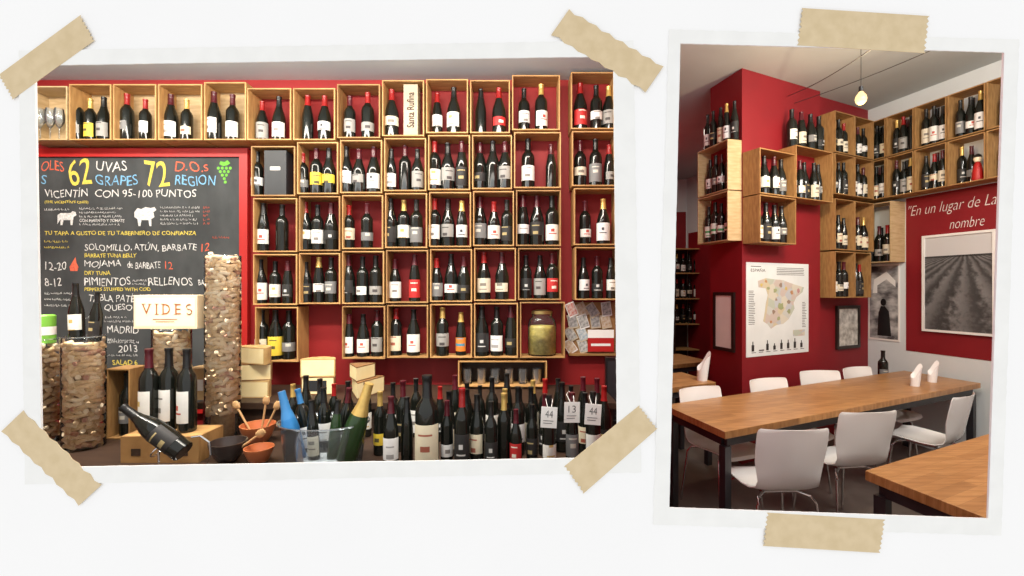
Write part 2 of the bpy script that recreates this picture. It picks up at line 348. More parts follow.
tag(MB().ring(jag(wq(Lout),90,.0015,1),jag(wq(Lin),90,.0004,2),YW-.004,YW).build('paper_frame',M['paper']),'white deckle-edged paper frame around the chalkboard and wine crate view','paper frame','paper frames on the white wall')
tag(MB().ring(jag(wq(Rout),90,.0015,3),jag(wq(Rin),90,.0004,4),YW-.004,YW).build('paper_frame',M['paper']),'tall white deckle-edged paper frame around the red pillar room view','paper frame','paper frames on the white wall')
def tape(q,label,seed):
    r=random.Random(seed); a,b,c,d=[Vector((*p,)) for p in wq(q)]
    pts=[]; n=7
    pts.append(a); 
    pts.append(b)
    for k in range(1,n*2): 
        t=k/(n*2); p=b+(c-b)*t; pts.append(p+(a-b).normalized()*(.007 if k%2 else 0)*r.uniform(.6,1.2))
    pts.append(c); pts.append(d)
    for k in range(1,n*2):
        t=k/(n*2); p=d+(a-d)*t; pts.append(p+(b-a).normalized()*(.007 if k%2 else 0)*r.uniform(.6,1.2))
    o=MB().poly([(p.x,YW-.0041,p.y) for p in pts],(0,-.0012,0)).build('masking_tape_strip',M['tape'])
    tag(o,label,'tape','beige tape strips holding the paper frames')
tape([(0,76),(82,16),(96,41),(14,100)],'beige tape strip slanting over the top left corner of the wide frame',1)
tape([(551,36),(569,10),(663,67),(645,93)],'beige tape strip slanting over the top right corner of the wide frame',2)
tape([(3,431),(25,410),(103,484),(80,505)],'beige tape strip slanting over the bottom left corner of the wide frame',3)
tape([(564,466),(639,405),(657,428),(583,493)],'beige tape strip slanting over the bottom right corner of the wide frame',4)
tape([(801,9),(928,17),(924,54),(796,46)],'beige tape strip across the top edge of the tall frame',5)
tape([(766,512),(884,519),(879,552),(762,545)],'beige tape strip across the bottom edge of the tall frame',6)
# ================================================================== LEFT ROOM shell
D=2.75; ZC=2.9
SL=.295
struct(MB().box(-3.6,.80,D,D+.02,0,ZC).build('wall_back',M['red']),'dark red back wall of the wine shop behind the crates','wall')
struct(MB().box(-3.62,-3.6,YW+.016,D+.02,0,ZC).build('wall_left',M['red']),'red side wall left of the wine shop','wall')
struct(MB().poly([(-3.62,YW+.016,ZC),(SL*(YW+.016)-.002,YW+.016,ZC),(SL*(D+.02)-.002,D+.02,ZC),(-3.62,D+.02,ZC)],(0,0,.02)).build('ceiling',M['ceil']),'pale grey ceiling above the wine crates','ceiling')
struct(MB().poly([(-3.62,YW+.016,-.02),(SL*(YW+.016)-.002,YW+.016,-.02),(SL*(D+.02)-.002,D+.02,-.02),(-3.62,D+.02,-.02)],(0,0,.02)).build('floor',M['floor']),'dark floor of the wine shop','floor')
struct(MB().poly([(SL*(YW+.016),YW+.016,-.02),(SL*(YW+.016)+.02,YW+.016,-.02),(SL*8.3+.02,8.3,-.02),(SL*8.3,8.3,-.02)],(0,0,3.66)).build('wall_partition',M['red']),'red partition wall between the two rooms','wall')
FL=Fr(0,D,0); d0=.14; YF=D-d0-.0004; YB=D-d0/2
# crate grid
ROWS=[('top',[(247,88,291,140,"262wr 279wk"),(293,88,335,140,"309nr 325wr"),(337,84,380,138,"351wk 368wr"),(382,80,424,136,"392wr"),(426,79,468,133,"437wr 454wk"),(470,80,510,133,"481nk 499rr"),(512,75,560,130,"524wk 541wg")]),
('second',[(251,146,295,196,"259wk"),(297,142,338,194,"304wr 317yk 330yk"),(340,140,382,193,"347wk 360vu 374wk"),(384,138,426,191,"392wk 405nk 418wk"),(428,135,470,190,"435wr 448vk 462ku"),(472,135,512,189,"480kk 493nk 505vu"),(514,132,561,188,"528wk 551nr")]),
('third',[(253,198,297,252,"265wk 283nk"),(299,196,340,251,"305wr 318wk 331ku"),(342,195,383,249,"350cr 368wu"),(385,193,427,248,"391kk 404wg 417vk"),(429,192,471,247,"435wr 448wk 462wk"),(473,191,514,246,"480vk 494wr 507kk"),(516,190,561,246,"523wk 537kk 552wk")]),
('fourth',[(253,254,297,305,"261wk 275wk 289ku"),(299,253,340,304,"306kk 319wg 332vk"),(342,251,384,304,"349ku 363wk 376vk"),(386,250,428,303,"395wk 415rk"),(430,249,472,302,"437vr 451wk 464kk"),(474,248,516,301,"484wr 502wk"),(518,248,561,300,"526kk 540vk 552ru")]),
('fifth',[(255,307,298,362,"262wk 276yk 289wk"),(342,306,385,359,"350wk 364wk 377vk"),(387,305,428,358,"396cr 414wk"),(430,304,472,358,"443vg 461og"),(474,303,518,358,"482kk 497wk 511ku"),(520,302,565,358,"")])]
GRP_B='wine bottles in the crate grid'; GRP_C='crates of the wall grid'
V2=random.Random(21)
def fill(fr,cx0,cz0,th,xs,y,hmax,group,where,wfun,rzb):
    n=len(xs)
    for i,(x,lab,cap) in enumerate(xs):
        if lab=='w' and V2.random()<.28: lab=V2.choice('ccv')
        if cap=='k' and V2.random()<.25: cap=V2.choice('uug')
        if cap=='r' and V2.random()<.3: cap='u'
        h=hmax*R.choice([1.03,1.02,1,.96,.92]); 
        bottle(fr.w(x,y+R.uniform(-.015,.01),cz0+th),h,blabel(lab,cap,f"{pos(i,n)} in {where}"),group,lab,cap,wf=wfun(x),rz=rzb+R.uniform(-.45,.45))
def wfl(x): return .80+.26*max(0,math.cos(math.atan(x/2.67)))**1.5
for rn,row in ROWS:
    for ci,(x0,y0,x1,y1,bs) in enumerate(row):
        a,b=PX(x0,YF),PX(x1,YF); z0,z1=PZ(y1,YF),PZ(y0,YF)
        cn=f"{ORD[ci]} crate, {rn} grid row"
        crate(FL,a,b,z0,z1,d0,f"open pine wine crate, {ORD[ci]} from the left in the {rn} grid row",GRP_C,M['pine'] if R.random()<.6 else M['pine2'])
        xs=[(PX(int(t[:3]),YB),t[3],t[4]) for t in bs.split()]
        fill(FL,a,z0,.0077,xs,-d0/2-.003,(z1-z0)*.91-.009,GRP_B,cn,wfl,0)
# upper left crates
GRP_U='crates above the chalkboard'
for ci,(x0,y0,x1,y1,bs) in enumerate([(69,84,111,140,"79wk 92yk 105wk"),(113,84,156,140,"128wr 146wr"),(158,84,202,140,"171wk 187wk"),(204,82,246,140,"216wk 232wr")]):
    a,b=PX(x0,YF),PX(x1,YF); z0,z1=PZ(y1,YF),PZ(y0,YF)
    crate(FL,a,b,z0,z1,d0,f"light wooden crate above the chalkboard, {ORD[ci]} from the left with bottles",GRP_U,M['pine'],back=M['pinel'])
    xs=[(PX(int(t[:-2]),YB),t[-2],t[-1]) for t in bs.split()]
    fill(FL,a,z0,.0077,xs,-d0/2-.003,(z1-z0)*.88-.009,'wine bottles above the chalkboard',f"{ORD[ci]} bottle crate above chalkboard",wfl,-.35)
# glass cabinet with stemware
a,b=PX(24,YF),PX(67,YF); z0,z1=PZ(140,YF),PZ(86,YF)
t=crate(FL,a,b,z0,z1,d0,'cream wooden cabinet holding wine glasses above the chalkboard corner',None,M['pinel'],back=M['pinel']); t.name='glass_cabinet'; t['category']='cabinet'
GLASSW=MB().lathe([(0,0),(.028,0),(.028,.002),(.004,.006),(.0035,.07),(.012,.078),(.031,.105),(.034,.13),(.027,.17),(.026,.17),(.032,.13),(.029,.107),(.0,.08)],18).mesh('wine_glass',True)
for i,x in enumerate((41,51,60)):
    o=obj('wine_glass',GLASSW,M['acryl']); o.location=FL.w(PX(x,YB),-.075,z0+.0078); o.scale=(.8,.8,1.2)
    tag(o,f"clear stemmed wine glass in the cream cabinet, {pos(i,3)} of three",'glass','wine glasses in the cabinet')
# right crate column
for ci,(x0,y0,x1,y1,bs) in enumerate([(571,72,616,129,"580rr 596wk 609vg"),(572,131,617,186,"580wk 595wk 609wr"),(574,188,618,245,"585wk 603wg"),(575,247,619,300,"583wk 597ku 611wk")]):
    a,b=PX(x0,YF),PX(x1,YF); z0,z1=PZ(y1,YF),PZ(y0,YF)
    crate(FL,a,b,z0,z1,d0,f"pine crate in the separate right column, {ORD[ci]} from the top",'crates of the right column',M['pine'])
    xs=[(PX(int(t[:3]),YB),t[3],t[4]) for t in bs.split()]
    fill(FL,a,z0,.0077,xs,-d0/2-.003,(z1-z0)*.88-.009,'bottles in the right column',f"{ORD[ci]} crate of right column",wfl,.05)
# boxes in grid
t=thing('gift_box','tall beige gift carton standing in the fourth crate of the top row','box',FL.w(PX(412.5,YB),-.08,PZ(136,YF)+.0078))
cb=MB().box(-.042,.042,-.04,.04,0,.308).build('carton',M['creambox'],t); letter(cb,"Santa Rufina",-.022,.022,.05,.26,-.0425,M['ink'],vert=True)
t=thing('gift_box','charcoal wine carton beside the bottle in the second grid row','box',FL.w(PX(280,YB),-.08,PZ(196,YF)+.0078))
MB().box(-.066,.066,-.045,.045,0,.268).build('carton',M['greybox'],t,bevel=.002); MB().box(-.03,.03,-.0458,-.0452,.15,.17).build('printed_band',M['txt'],t)
# olive jar
t=thing('glass_jar','big glass jar of yellow olives in the bottom right grid crate','jar',FL.w(PX(542,YB),-.073,PZ(358,YF)+.0078))
MB().lathe([(0,0),(.078,0),(.085,.008),(.087,.18),(.078,.215),(.06,.232),(.06,.25)],28,sy=.75).build('jar_body',M['vase'],t,True)
MB().lathe([(0,.008),(.078,.008),(.083,.02),(.083,.16),(.07,.18),(0,.185)],24,sy=.72).build('olives',M['olive'],t,True)
MB().lathe([(0,.275),(.035,.275),(.064,.268),(.065,.25),(.063,.25)],24,sy=.75).build('jar_lid',M['brass'],t,True)
# low crate with tumblers
a,b=PX(458,YF),PX(547,YF); z0,z1=PZ(387,YF),PZ(361,YF)
crate(FL,a,b,z0,z1,d0,'long low pine crate of tumblers under the grid',None,M['pine'],back=M['dwood'])
TUM=MB().lathe([(0,0),(.024,0),(.026,.004),(.031,.09),(.029,.09),(.0245,.008),(0,.008)],18).mesh('tumbler',True)
for i in range(6):
    o=obj('tumbler',TUM,M['steelcup'] if i%2 else M['acryl']); o.location=FL.w(a+.05+i*.084,-.075,z0+.0078)
    tag(o,f"small tumbler in the long low crate, {pos(i,6)}",'tumbler','tumblers in the low crate')
# leaflets, notice panel, screen at right
t=thing('leaflet_rack','tan hanging rack of overlapping leaflets below the right crates','rack',FL.w(PX(571,YF),-.0005,PZ(358,YF)))
wd=PX(620,YF)-PX(571,YF); hd=PZ(303,YF)-PZ(358,YF)
MB().box(0,wd,-.02,0,0,hd).build('rack_board',M['pine2'],t); MB().box(0,wd,-.05,-.0205,0,.012).build('rack_ledge',M['pine2'],t)
for j in range(4):
    for i in range(4):
        if j in (0,1) and i>1: continue
        s=thing('leaflet',f"small printed leaflet on the rack, {ORD[i]} in the {['bottom','second','third','top'][j]} row",'leaflet',FL.w(PX(571,YF)+.035+i*.068,-.0245-.0022*((i*2+j)%5),PZ(358,YF)+.016+j*.075),0,'leaflets on the tan rack',0,-.35+R.uniform(-.25,.25))
        MB().box(-.030,.030,-.0008,.0008,0,.088).build('sheet',M['sheet'] if (i+j)%3 else M['cardw'],s); MB().box(-.026,.026,-.0014,-.0009,.008,.082).build('printed_picture',R.choice(PIC),s)
t=thing('notice_panel','red notice panel with white stripe hung over the leaflet rack','sign',FL.w(PX(604,YF)-.02,-.043,PZ(354,YF)))
MB().box(-.06,.10,-.004,.0,0,.085).build('panel',M['redf'],t); MB().box(-.06,.10,-.0046,-.0041,.085,.135).build('white_header',M['cardw'],t); MB().box(-.04,.08,-.0048,-.0042,.035,.05).build('printed_band',M['txt'],t)
t=thing('menu_screen','dark upright screen at the right edge below the leaflet rack','screen',FL.w(PX(606,YF),-.12,PZ(420,YF)))
MB().box(0,.12,-.02,.02,0,.37).build('screen_case',M['black'],t,bevel=.003); MB().box(.01,.11,-.0208,-.0202,.12,.35).build('screen_panel',M['steel'],t)
MB().box(.03,.09,-.05,.05,-.12,0).build('stand',M['black'],t)
# chalkboard
YC=D-.028
zb0,zb1=PZ(405,YC),PZ(157,YC); xb0,xb1=PX(10,YC),PX(240,YC); fw=.05
t=thing('chalkboard','large black chalkboard menu with coloured handwriting in a bright red frame','chalkboard',((xb0+xb1)/2,D-.0005,zb0)); ox=(xb0+xb1)/2
MB().box(xb0-ox,xb1-ox,-.0235,0,0,zb1-zb0).build('board_panel',M['slate'],t)
MB().ring([(xb0-ox-fw,zb1-zb0+fw),(xb1-ox+fw,zb1-zb0+fw),(xb1-ox+fw,-fw),(xb0-ox-fw,-fw)],[(xb0-ox,zb1-zb0),(xb1-ox,zb1-zb0),(xb1-ox,0),(xb0-ox,0)],-.036,0).build('board_frame',M['redf'],t)
for b,x0,y0,x1,y1,c in CH:
    letter(t,b,PX(x0,YC)-ox,PX(x1,YC)-ox,PZ(y1,YC)-zb0,PZ(y0,YC)-zb0,-.0245,CHALK[c],hand=1)
def chalkshape(pts,c,name):
    m=MB(); vs=[m.bm.verts.new((PX(x,YC)-ox,-.0245,PZ(y,YC)-zb0)) for x,y in pts]; m._f(vs); m.build(name,CHALK[c],t)
chalkshape([(57,215),(60,213),(70,213),(72,211),(75,212),(76,215),(73,217),(72,225),(70,225),(70,220),(63,220),(62,225),(60,225),(60,219),(57,224)],'w','cow_drawing')
chalkshape([(134,212),(137,208),(141,209),(145,207),(150,208),(154,207),(156,210),(153,212),(154,217),(151,219),(151,226),(149,226),(148,220),(141,220),(140,226),(138,226),(137,219),(134,217)],'w','sheep_drawing')
for i,(x,y) in enumerate([(218,168),(222,168),(226,168),(230,168),(220,171.5),(224,171.5),(228,171.5),(222,175),(226,175),(224,178.5),(225,182)]):
    chalkshape([(x+1.55*math.cos(k*PI/4),y+1.55*math.sin(k*PI/4)) for k in range(8)],'g','grape_drawing')
chalkshape([(223,166),(219,164),(220,161),(224,162),(227,160),(230,163),(227,165)],'g','leaf_drawing')
chalkshape([(70,271),(69,267),(72,262),(75,257),(76,263),(78,267),(77,271)],'r','flame_drawing')
rr=random.Random(3)
for (x0,x1,ys,c) in ((79,124,(207,211,215,223),'w'),(160,200,(206,210,214,218,222),'w'),(203,209,(206,210,214,218,222),'r'),(84,130,(316,),'w'),(84,120,(338,),'w'),(44,74,(208,),'w'),(212,236,(236,262,282),'r'),(44,70,(240,246),'y'),(140,205,(304,308,312),'y'),(140,200,(294,),'w'),(44,80,(292,298,304),'w'),(95,140,(320,339,341,354),'w'),(206,236,(320,330),'w'),(132,146,(279,282.5),'w')):
    for y in ys:
        m=MB(); x=x0
        e=x1-rr.uniform(0,8) if x1-x0>20 else x1
        while x<e:
            wl=rr.uniform(.8,2.0); xa,xb_=PX(x,YC)-ox,PX(min(x+wl,e),YC)-ox; za,zb_=PZ(y+rr.uniform(1.6,2.6),YC)-zb0,PZ(y+rr.uniform(0,.8),YC)-zb0
            if rr.random()<.5: m.tube([(xa,-.0246,za),((xa+xb_)/2,-.0246,zb_),(xb_,-.0246,za)],.0011,4)
            else: m.tube([(xa,-.0246,zb_),(xa,-.0246,za),(xb_,-.0246,za),(xb_,-.0246,(za+zb_)/2)],.0011,4)
            x+=wl+rr.choice([.4,.5,.6,1.8])
        m.build('small_handwriting',CHALK[c],t)
# ================================================================== LEFT counters
ZT=.86
t=thing('bar_counter','dark wooden bar counter crowded with bottles and cork vases','counter',(-1.4,1.9,0))
MB().box(-2.15,1.79,-.33,.385,ZT-.04,ZT).build('counter_top',M['dwood'],t,bevel=.004)
MB().box(-2.1,1.76,-.28,.36,0,ZT-.0405).build('counter_base',M['dwood'],t)
t=thing('back_counter','dark wooden back counter holding cheeses below the crate grid','counter',(-.6,2.5,0))
MB().box(-1.05,1.15,-.20,.235,.965,1.0).build('counter_top',M['dwood'],t,bevel=.003)
MB().box(-1.03,1.13,-.18,.23,0,.9645).build('counter_base',M['dwood'],t)
# cork vases
CPROF=[(0,-.022),(.0092,-.022),(.0106,-.0203),(.0106,.0203),(.0092,.022),(0,.022)]
CK=MB().lathe(CPROF,12).mesh('wine_cork',True)
NCK=[0]
def vase(px,Y,r,z0,z1,ztop,zvis,label,cl,arc=1.5,dz=.019,n=6,limit=999):
    x=PX(px,Y)
    v=thing('glass_vase',label,'vase',(x,Y,z0))
    MB().lathe([(0,.001),(r-.004,.001),(r,.006),(r,z1-z0)],32).build('vase_body',M['vase'],v,True)
    MB().tube([((r-.0015)*math.cos(k*PI/16),(r-.0015)*math.sin(k*PI/16),z1-z0) for k in range(32)],.003,6,True).build('vase_rim',M['acryl'],v,True)
    stuff=MB()
    stuff.lathe([(0,.008),(r-.028,.008),(r-.028,ztop-z0-.02),(0,ztop-z0-.012)],20)
    a_c=math.atan2(-Y,-x); z=ztop-.004; k=0; cnt=0
    while z>max(z0+.018,zvis):
        for i in range(n):
            rad=r-.014-R.choice([0,.001,.005])
            a=a_c-arc+2*arc*(i+.5+(.25 if k%2 else -.25))/n+R.uniform(-.08,.08)
            loc=Vector((x+rad*math.cos(a),Y+rad*math.sin(a),z+R.uniform(-.004,.004)))
            tang=Vector((-math.sin(a),math.cos(a),0)); rdl=Vector((math.cos(a),math.sin(a),0))
            if R.random()<.3:
                dd=rdl*.9+tang*R.uniform(-.35,.35)+Vector((0,0,R.uniform(-.35,.35))); loc-=rdl*.008
            else:
                ang=R.choice([R.uniform(-.5,.5),R.uniform(-.5,.5),R.uniform(-1.5,1.5)]); dd=tang*math.cos(ang)+Vector((0,0,math.sin(ang))); loc-=rdl*.003
            q=dd.to_track_quat('Z','Y')
            if cnt<limit:
                o=obj('wine_cork',CK,R.choice(CORK[:3]*4+CORK[3:]))
                o.location=loc; o.rotation_mode='QUATERNION'; o.rotation_quaternion=q
                tag(o,'tan wine cork among the many filling the '+cl,'cork','corks in the '+cl)
            else:
                tmp=MB().lathe(CPROF,12); mm=Matrix.Translation(loc-Vector((x,Y,z0)))@q.to_matrix().to_4x4(); tmp.bm.transform(mm)
                mi=R.choice([1,1,1,1,2,2,2,2,3,3,3,3,4])
                for f in tmp.bm.faces: f.material_index=mi
                me=bpy.data.meshes.new('tmp'); tmp.bm.to_mesh(me); tmp.bm.free(); stuff.bm.from_mesh(me); bpy.data.meshes.remove(me)
            cnt+=1; NCK[0]+=1
        z-=dz; k+=1
    core=stuff.build('cork_filling',M['corkcore'],None,True); core.location=(x,Y,z0)
    for cm in CORK: core.data.materials.append(cm)
    tag(core,'packed corks deep inside the '+cl,'corks',None,'stuff')
vase(84,2.05,.079,ZT,1.375,1.345,0,'wide clear glass vase of corks in front of the chalkboard','wide vase by the chalkboard')
vase(40,2.12,.08,ZT,1.355,1.33,0,'clear glass vase of corks cut off by the left frame edge','leftmost vase at the frame edge',dz=.024,n=4)
vase(172,2.2,.083,ZT,1.398,1.378,1.14,'clear glass vase of corks carrying the cream lettered box','vase under the cream box',n=5)
vase(223,2.2,.079,ZT,1.76,1.752,.97,'tall slender glass vase heaped with corks beside the cheese stack','tall slender vase',limit=30)
for i,(px,lab) in enumerate(((76,'w'),(97,'k'))):
    bottle((PX(px,2.05)+(.006 if i==0 else -.012),2.05,1.352),.27-.04*i,f"dark bottle standing on the corks of the wide vase, {['left','right'][i]} one",'bottles on the wide cork vase',lab,'k','burg',wf=.8,ry=-.03+.1*i)
t=thing('green_tin','green tin with white band standing on the leftmost cork vase','tin',(PX(47,2.12)-.005,2.12,1.335))
MB().lathe([(0,0),(.036,0),(.036,.13),(.03,.137),(0,.137)],20).build('tin_body',M['green'],t,True); MB().lathe([(.0365,.04),(.0365,.08)],20).build('tin_band',M['cardw'],t,True)
# small upright crate with bottle
F2=Fr(0,2.26,0)
a,b=PX(106,2.15),PX(130,2.15)
crate(F2,a,b,ZT+.0005,ZT+.345,.11,'small upright wooden box holding one bottle beside the wide cork vase',None,M['pine2'],back=M['dwood'])
bottle(F2.w((a+b)/2,-.058,ZT+.0085),.305,'dark bottle with grey label alone in the small upright box',None,'v','k','bord',wf=.85)
# cream lettered box
t=thing('wine_box','cream wine box with reddish gold lettering lying on the cork vase','box',(PX(172,2.2)+.01,2.2,1.4))
MB().box(-.155,.155,-.055,.055,.0005,.165).build('box_body',M['boxw'],t,bevel=.002)
fp=MB().box(-.145,.145,-.0562,-.0552,.012,.153).build('front_panel',M['boxp'],t)
xx=-.112
for ch,wch in (('V',.042),('I',.006),('D',.036),('E',.027)):
    letter(fp,ch,xx,xx+wch,.072,.122,-.0575,M['goldink'])
    m=MB()
    sl={'V':[(0,.016,1),(.030,.046,1)],'I':[(-.004,.013,0),(-.004,.013,1)],'D':[(-.005,.006,0),(-.005,.006,1)],'E':[(-.005,.006,0),(-.005,.006,1)]}[ch]
    for s0,s1,top in sl:
        s0=s0-.002; zz=.122 if top else .072
        m.box(xx+s0,xx+s1,-.0578,-.0573,zz-.0012,zz+.0012)
    m.build('letter_serif',M['goldink'],fp); xx+=wch+.026
sp=[(xx+.014+.012*math.cos(a),-.0577,.109+.012*math.sin(a)) for a in [math.radians(d) for d in range(40,271,23)]]+[(xx+.014+.0135*math.cos(a),-.0577,.0848+.0125*math.sin(a)) for a in [math.radians(d) for d in range(80,-141,-22)]]
MB().tube(sp,.0022,5).build('lettering',M['goldink'],fp)
MB().box(-.06,.06,-.0577,-.0573,.046,.049).box(-.045,.045,-.0577,-.0573,.035,.0375).build('printed_band',M['goldink'],fp)
# low crate with bottles on top
t=thing('wine_crate','low wooden crate on the counter carrying white label bottles','crate',(-1.49,1.94,ZT+.0005))
MB().box(-.165,.165,-.08,-.07,0,.112).build('front_panel',M['pine2'],t,bevel=.001); MB().box(-.165,.165,.07,.08,0,.112).build('rear_panel',M['pine2'],t,bevel=.001)
for s in (-1,1): MB().box(min(s*.165,s*.155),max(s*.165,s*.155),-.0695,.0695,0,.112).build('side_panel',M['pine2'],t,bevel=.001)
MB().box(-.154,.154,-.0695,.0695,.10,.112).build('lid_panel',M['pine'],t)
for s in (-1,1): MB().box(s*.1-.02,s*.1+.02,-.0812,-.0802,.03,.06).build('stencil_mark',M['dwood'],t)
for i,(px,Y) in enumerate(((149,1.93),(169,1.96),(187,1.93))):
    bottle((PX(px,Y),Y,ZT+.1128),.36,f"dark bottle with big white label on the low crate, {pos(i,3)} of three",'bottles on the low crate','w','k' if i else 'u','bord',wf=.82,rz=-.6,ls=(.035,.15))
# lying bottle with cradle
pb=P(184,452,1.74)
bottle(pb,.30,'dark bottle tilted neck up in the wire cradle at the front',None,'k','k','burg',ry=-math.radians(53.6))
t=thing('bottle_cradle','curved metal wire cradle supporting the tilted bottle','bottle holder',(pb.x,1.74,ZT))
MB().tube([(.10*math.cos(k*PI/8)-.05,.055*math.sin(k*PI/8),.005) for k in range(16)],.004,closed=True).build('base_ring',M['chrome'],t,True)
MB().tube([(.05,.0,.005),(.085,0,.03),(.105,0,.08),(.10,0,.13),(.065,0,.155),(.03,0,.15)],.004).build('arch',M['chrome'],t,True)
MB().tube([(-.1,0,.005),(-.1,0,.10)],.004).tube([(-.1+.03*math.cos(k*PI/6)*.6,.034*math.sin(k*PI/6),.10+.024*math.cos(k*PI/6)) for k in range(12)],.003,closed=True).build('neck_support',M['chrome'],t,True)
# kraft carton
t=thing('kraft_carton','small brown kraft carton on the back counter beside the tall vase','box',(PX(204,2.4),2.4,1.0005))
MB().box(-.06,.06,-.05,.05,0,.17).build('carton',M['kraft'],t,bevel=.002); MB().box(-.03,.03,-.0512,-.0504,.05,.11).build('paper_sticker',M['cardw'],t)
# cheeses
def cheese(loc,r,h,a0,a1,label,rz=0,group='cheeses on the back counter',sticker=None,rm='rind'):
    t=thing('cheese_wedge',label,'cheese',loc,rz,group); n=14
    pts=[(0,0,.006)]+[(r*math.cos(a0+(a1-a0)*i/n),r*math.sin(a0+(a1-a0)*i/n),.006) for i in range(n+1)]
    MB().poly(pts,(0,0,h-.012)).build('paste',M['cheese'],t)
    m=MB(); p2=[(0,0,0)]+[(r*math.cos(a0+(a1-a0)*i/n),r*math.sin(a0+(a1-a0)*i/n),0) for i in range(n+1)]
    m.poly(p2,(0,0,.0058)); m.poly([(x,y,h-.0058) for x,y,z in p2],(0,0,.0058))
    for i in range(n):
        b0,b1=a0+(a1-a0)*i/n,a0+(a1-a0)*(i+1)/n
        m.poly([((r+.0003)*math.cos(b0),(r+.0003)*math.sin(b0),.0),((r+.0003)*math.cos(b1),(r+.0003)*math.sin(b1),.0),((r+.006)*math.cos(b1),(r+.006)*math.sin(b1),.0),((r+.006)*math.cos(b0),(r+.006)*math.sin(b0),.0)],(0,0,h))
    m.build('rind',M[rm],t)
    if sticker: MB().box(-.05,.05,-.0012,-.0003,h*.2,h*.8).build('paper_sticker',sticker,t)
    return t
for i,(aa,ab) in enumerate(((.0,PI),(.25,PI+.1),(-.1,PI-.2))):
    cheese((PX(250,2.42)+(.006 if i==1 else 0),2.40,1.0005+i*.0925),.107,.091,aa,ab,f"thick half wheel of pale cheese, {['bottom','middle','top'][i]} of the three stacked",rz=R.uniform(-.25,.25),rm='rindd' if i==1 else 'rind')
cheese((PX(320,2.5),2.47,1.0005),.088,.10,0,PI,'half wheel of cheese with dark sticker, bottom of the two stacked',sticker=M['greybox'],rm='rindd')
cheese((PX(320,2.5),2.47,1.101),.088,.10,0,PI,'half wheel of cheese, top of the two stacked',rz=.1)
cheese((PX(366,2.5),2.36,1.0005),.21,.09,1.15,2.05,'big pointed cheese wedge with its tip forward, right of the half wheels',rm='rindd')
cheese((PX(364,2.5),2.38,1.091),.15,.08,1.2,2.15,'small cheese wedge on top of the big pointed wedge',rm='rindd')
# bowls and spoons
def bowl(loc,s,m,label):
    t=thing('serving_bowl',label,'bowl',loc,0,'bowls on the bar counter')
    MB().lathe([(0,0),(.035*s,0),(.055*s,.025*s),(.074*s,.07*s),(.078*s,.09*s),(.073*s,.09*s),(.068*s,.07*s),(.05*s,.03*s),(0,.008*s)],28).build('bowl_body',m,t,True)
    return t
bowl((PX(258,2.1),2.1,ZT+.0005),1.0,M['copper'],'terracotta bowl with wooden spoons behind the dark dish')
for i,(dx,dy,ry) in enumerate(((-.02,.01,-.5),(.015,-.01,.45),(.0,.02,.15))):
    s=thing('wooden_spoon',f"wooden spoon standing in the terracotta bowl, {pos(i,3)} of three",'spoon',(PX(258,2.1)+dx,2.1+dy,ZT+.012),0,'spoons in the terracotta bowl',0,ry)
    MB().tube([(0,0,0),(0,0,.17)],.005).build('handle',M['terr'],s,True); MB().lathe([(0,.165),(.014,.172),(.018,.19),(.012,.208),(0,.212)],14,sy=.4).build('spoon_bowl',M['terr'],s,True)
bowl((PX(228,1.88),1.88,ZT+.0005),.95,M['ceramic'],'dark ceramic dish right of the tilted bottle')
s=thing('wooden_spoon','wooden spoon leaning across the dark ceramic dish','spoon',(PX(226,1.88),1.87,ZT+.012),0,None,0,.95)
MB().tube([(0,0,0),(0,0,.17)],.005).build('handle',M['terr'],s,True); MB().lathe([(0,.165),(.014,.172),(.018,.19),(.012,.208),(0,.212)],14,sy=.4).build('spoon_bowl',M['terr'],s,True)
bowl((PX(259,1.86),1.86,ZT+.0005),.75,M['copper'],'small terracotta bowl at the counter front beside the ice tub')
# ice bucket
bx,by=PX(324,1.86),1.86
t=thing('ice_bucket','clear oval acrylic ice tub full of tilted bottles','ice bucket',(bx,by,ZT+.0005))
MB().lathe([(0,0),(.145,0),(.158,.01),(.178,.165),(.19,.172),(.190,.18),(.173,.174),(.152,.012),(0,.006)],36,sy=.68).build('tub',M['acryl'],t,True)
MB().tube([(.188*math.cos(k*PI/18),.128*math.sin(k*PI/18),.177) for k in range(36)],.003,6,True).build('tub_rim',M['acryl'],t,True)
t2=MB().lathe([(0,.008),(.14,.012),(.147,.03),(.11,.036),(0,.034)],30,sy=.66).build('ice_cubes',mat('ice',(.6,.64,.66),(.3,.34,.37),40,.2,bump=.8),None,True); t2.location=(bx,by,ZT+.0005); tag(t2,'crushed ice lying in the clear oval tub','ice',None,'stuff')
for i,(dx,dy,ry,gl,cap,lab,h,k,txt) in enumerate(((-.095,-.03,-.24,'b','b','n',.29,'cava','blue foil bottle with blue top leaning left in the ice tub'),(-.075,.05,-.22,'d','b','w',.28,'bord','dark bottle with blue cap leaning left at the tub rear'),(-.02,-.045,-.05,'d','k','c',.25,'slim','dark slim bottle standing at the middle front of the ice tub'),(-.012,.05,-.04,'d','k','w',.28,'bord','dark black capped bottle at the rear middle of the ice tub'),(.055,.05,.12,'d','u','w',.28,'bord','dark burgundy capped bottle in the ice tub'),(.05,-.035,.10,'g','k','n',.25,'slim','slim green bottle with black cap at the tub front'),(.105,-.035,.30,'g','g','n',.33,'cava','green sparkling bottle with large gold foil leaning right in the ice tub'))):
    bottle((bx+dx,by+dy,ZT+.028),h,txt,'bottles chilling in the ice tub',lab,cap,k,gl,wf=.82 if i<6 else .9,ry=ry)
